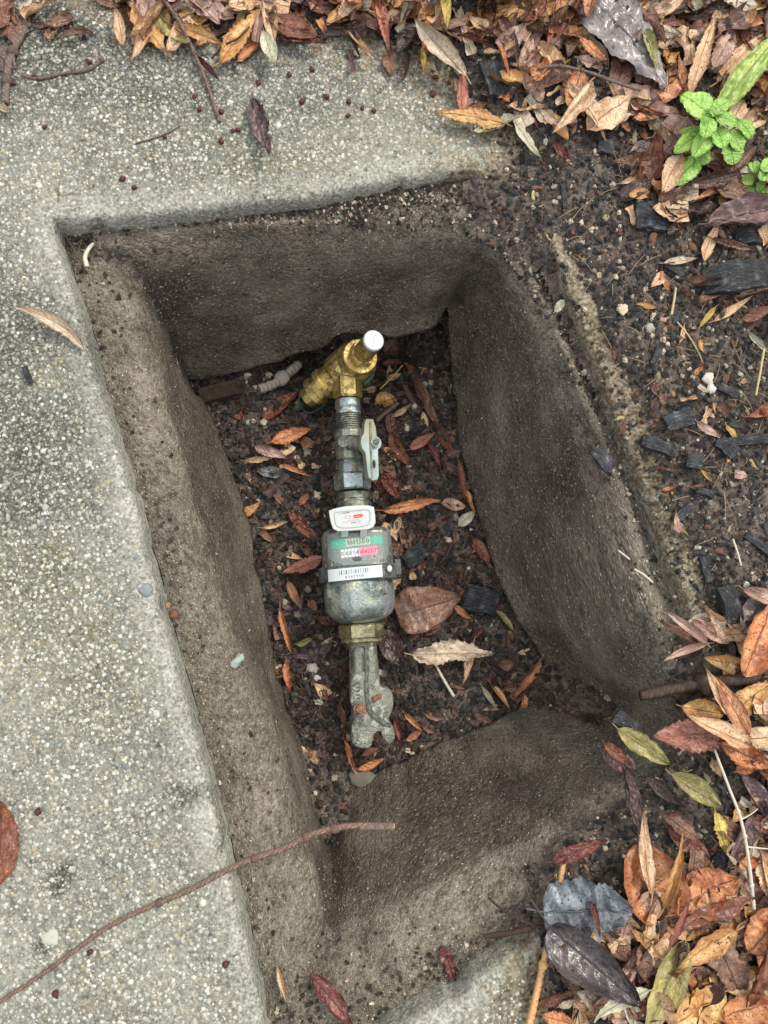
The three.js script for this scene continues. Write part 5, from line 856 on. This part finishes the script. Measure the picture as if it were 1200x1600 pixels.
{ // stones
  const stone = (px, py, rpx, c, label, o = {}) => { const f = o.pit ? floorAt : o.ledge ? ledgeAt : groundAt, p = f(px, py), r = rpx * (H - p.y) / F, m = new THREE.Mesh(rock(px * 0.37).scale(r * (o.sx ?? 1.1), r, r), std({ color: rgb(...c), roughness: 0.85 })); named(m, 'stone'); tag(m, label, 'stone'); m.position.copy(at(px, py, p.y + r * 0.3 + (o.up ?? 0))); m.rotation.y = px; scene.add(m); shade(m); };
  stone(972, 483, 9, [206, 188, 160], 'cream pebble on the soil near the top of the groove'); stone(1015, 512, 8, [166, 160, 146], 'grey pebble right of the cream pebble'); stone(1106, 592, 10, [196, 190, 178], 'upper of two whitish pebbles touching each other'); stone(1111, 608, 8, [204, 198, 186], 'lower of two whitish pebbles touching each other');
  stone(1122, 1030, 26, [104, 98, 86], 'rounded grey stone at the end of the groove', { up: -.010 }); stone(1036, 500, 6, [170, 130, 112], 'small pinkish pebble near the grey one');
  stone(261, 946, 5, [158, 118, 92], 'small orange pebble stuck in the left gutter', { ledge: 1, up: .004 }); stone(271, 960, 6, [128, 80, 64], 'small brown pebble in the left gutter below the orange one', { ledge: 1, up: .004 });
  stone(370, 1033, 13, [156, 166, 158], 'pale green stone chip stuck to the left rim', { ledge: 1, up: -.012, sx: .55 }); stone(228, 922, 10, [134, 143, 144], 'bluish stone showing in the chipped pavement edge', { up: -.002 });
  stone(568, 1218, 16, [112, 107, 94], 'pale stone at the foot of the near wall', { pit: 1, up: .002, sx: 1.5 }); stone(500, 995, 7, [120, 112, 100], 'small grey stone left of the nut', { pit: 1 }); stone(488, 1046, 9, [168, 160, 150], 'pale lump of stone on the floor left of the spigot', { pit: 1 }); stone(496, 1060, 6, [190, 182, 172], 'small white stone below the pale lump', { pit: 1 });
  stone(80, 1463, 14, [184, 186, 172], 'large white stone set in the pavement at the lower left', { up: -.004 });
  const b = thing('brick', 'broken end of a brown brick at the foot of the far wall', 'brick'), bp = floorAt(346, 617); b.position.copy(bp).add(V(0, 0.006, 0)); b.rotation.y = 0.28;
  const bg = chipGeo(0.044, 0.017, 0.012, 41); part('body', bg, std({ map: boxTex.map, bumpMap: boxTex.bump, bumpScale: 0.002, roughness: 0.9, color: rgb(236, 220, 190) }), b);
  // dark red bud husks
  const bud = new THREE.Group(), bm = std({ color: rgb(82, 34, 32), roughness: 0.6 }); bud.name = 'bud_husk'; const bg0 = lump(2.2, 2, 0.75); bg0.scale(0.0022, 0.0020, 0.0018); part('husk', bg0, bm, bud); const sc = lump(6.1, 1, 0.5); sc.scale(0.0011, 0.001, 0.0008); sc.translate(0.0017, 0.0006, 0.0005); part('scale', sc, std({ color: rgb(52, 28, 28), roughness: 0.7 }), bud);
  const spots = [[82, 48], [105, 44], [132, 60], [70, 200], [140, 98], [304, 152], [312, 172], [364, 205], [372, 204], [346, 222], [192, 280], [210, 294], [258, 215], [404, 130], [472, 160], [510, 152], [545, 160], [566, 170], [584, 174], [680, 122], [702, 130], [676, 148], [544, 182], [488, 110], [452, 118], [353, 1506], [142, 1486], [87, 1552], [60, 1268], [54, 120], [22, 132], [346, 176]];
  spots.forEach(([x, y], i) => { const o = bud.clone(); named(o, 'bud_husk'); tag(o, 'small dark red bud husk fallen on the bare pavement', 'bud husk', 'dark red bud husks on the pavement'); const p = groundAt(x, y); o.position.set(p.x, 0.0012, p.z); o.rotation.y = i * 2.3; const s = 0.8 + 0.5 * hash2(i, 3, 5); o.scale.set(s, s, s); scene.add(o); shade(o); });
}
// ───────── green plants ─────────
function plant(name, label, cx, cy, hgt, leaves, stems) {
  const base = groundAt(cx, cy), t = thing(name, label, 'plant'); t.position.copy(base); const g = leafMats.green;
  const off = (px, py, y) => at(px, py, base.y + y).sub(base);
  for (const s of stems) part('stem', rod(s.map((p) => off(...p)), 0.0012, 0.0009, 14, 7), std({ color: rgb(122, 142, 84), roughness: 0.6 }), t);
  for (const [bx, by, tx, ty, w, y, o] of leaves) {
    const A = off(bx, by, y), B = off(tx, ty, y + (o?.dy ?? -0.004)), L = A.distanceTo(B), q = leafGeo('round_serr', L, w * 1.18 * (H - base.y - y) / F, { fold: 0.25, roll: -0.2, curl: -0.5, twist: 0.1, teeth: 7, dep: 0.07, crumple: 0.05, wav: 0.12, stalk: 0.1, ...o });
    const gm = g.blade.clone(), kk = rr(0.8, 1.15); gm.color.setRGB(kk * rr(0.9, 1.12), kk, kk * 0.95); const f = part('leaf', q.blade, gm, t); const d = B.clone().sub(A); f.position.copy(A.clone().add(B).multiplyScalar(0.5)); f.rotation.order = 'YXZ'; f.rotation.set(Math.atan2(-d.y, Math.hypot(d.x, d.z)), Math.atan2(d.x, d.z), 0); part('rib', q.stalk, g.stalk, f);
  }
  return t;
}
plant('mint_plant', 'fresh green mint plant with rounded leaves growing through the brown leaves', 1116, 215, 0.04, [
  [1110, 184, 1064, 150, 46, .034], [1108, 184, 1100, 216, 28, .038, { dy: -.002 }], [1116, 182, 1152, 194, 26, .038, { dy: -.002 }], [1118, 200, 1130, 232, 32, .032], [1108, 206, 1082, 246, 28, .028], [1096, 206, 1052, 240, 26, .022], [1098, 206, 1060, 208, 18, .024],
  [1140, 206, 1158, 236, 30, .022], [1138, 226, 1146, 258, 38, .018], [1152, 190, 1174, 218, 26, .024, { curl: -.9 }], [1112, 176, 1138, 158, 24, .040, { dy: .002 }], [1116, 180, 1108, 170, 14, .044, { dy: .004 }], [1088, 250, 1050, 290, 34, .010], [1104, 236, 1090, 258, 26, .014]],
  [[[1116, 232, 0], [1114, 205, .018], [1112, 182, .036]], [[1118, 228, .004], [1136, 214, .014], [1148, 198, .022]], [[1114, 226, .004], [1098, 246, .010]]]);
plant('mint_sprout', 'smaller green mint sprout cut off by the right edge below the mint plant', 1192, 285, 0.03, [
  [1190, 262, 1168, 262, 18, .018], [1192, 268, 1204, 250, 22, .022], [1188, 282, 1202, 262, 20, .020], [1178, 282, 1158, 282, 22, .012], [1176, 290, 1162, 310, 22, .008], [1186, 284, 1186, 302, 14, .014], [1192, 296, 1206, 318, 26, .012], [1180, 270, 1172, 254, 16, .018], [1196, 275, 1215, 285, 26, .02]],
  [[[1192, 308, 0], [1188, 284, .012], [1192, 262, .022]], [[1190, 292, .006], [1174, 290, .008]]]);
{ const t = leaf('top', 'serr', 'lime', 1122, 172, 1212, 58, 48, { fold: -.15, curl: -.4, crumple: .09, up: .022, teeth: 16, dep: .08, pitch: -0.12, stalk: .05 }, 'yellow green wrinkled leaf with a dark vein net above the mint'); t.name = 'wrinkled_leaf'; }
// green plastic strap by the brass valve
{ const t = thing('green_strap', 'dark green plastic strap looping below the brass valve', 'strap'), m = std({ color: rgb(28, 78, 60), roughness: 0.4 }), p0 = floorAt(478, 612); t.position.copy(p0); const L = (x, y, h) => at(x, y, p0.y + h).sub(p0); part('loop', rod([L(470, 606, .03), L(468, 625, .028), L(474, 640, .026), L(484, 645, .026), L(496, 640, .026), L(510, 630, .028)], 0.0011, 0.0011, 30, 7), m, t); part('tab', rod([L(568, 600, .034), L(575, 594, .036), L(584, 584, .038)], 0.0034, 0.0022, 8, 8), std({ color: rgb(40, 118, 74), roughness: 0.4 }), t); }
renderer.render(scene, camera);
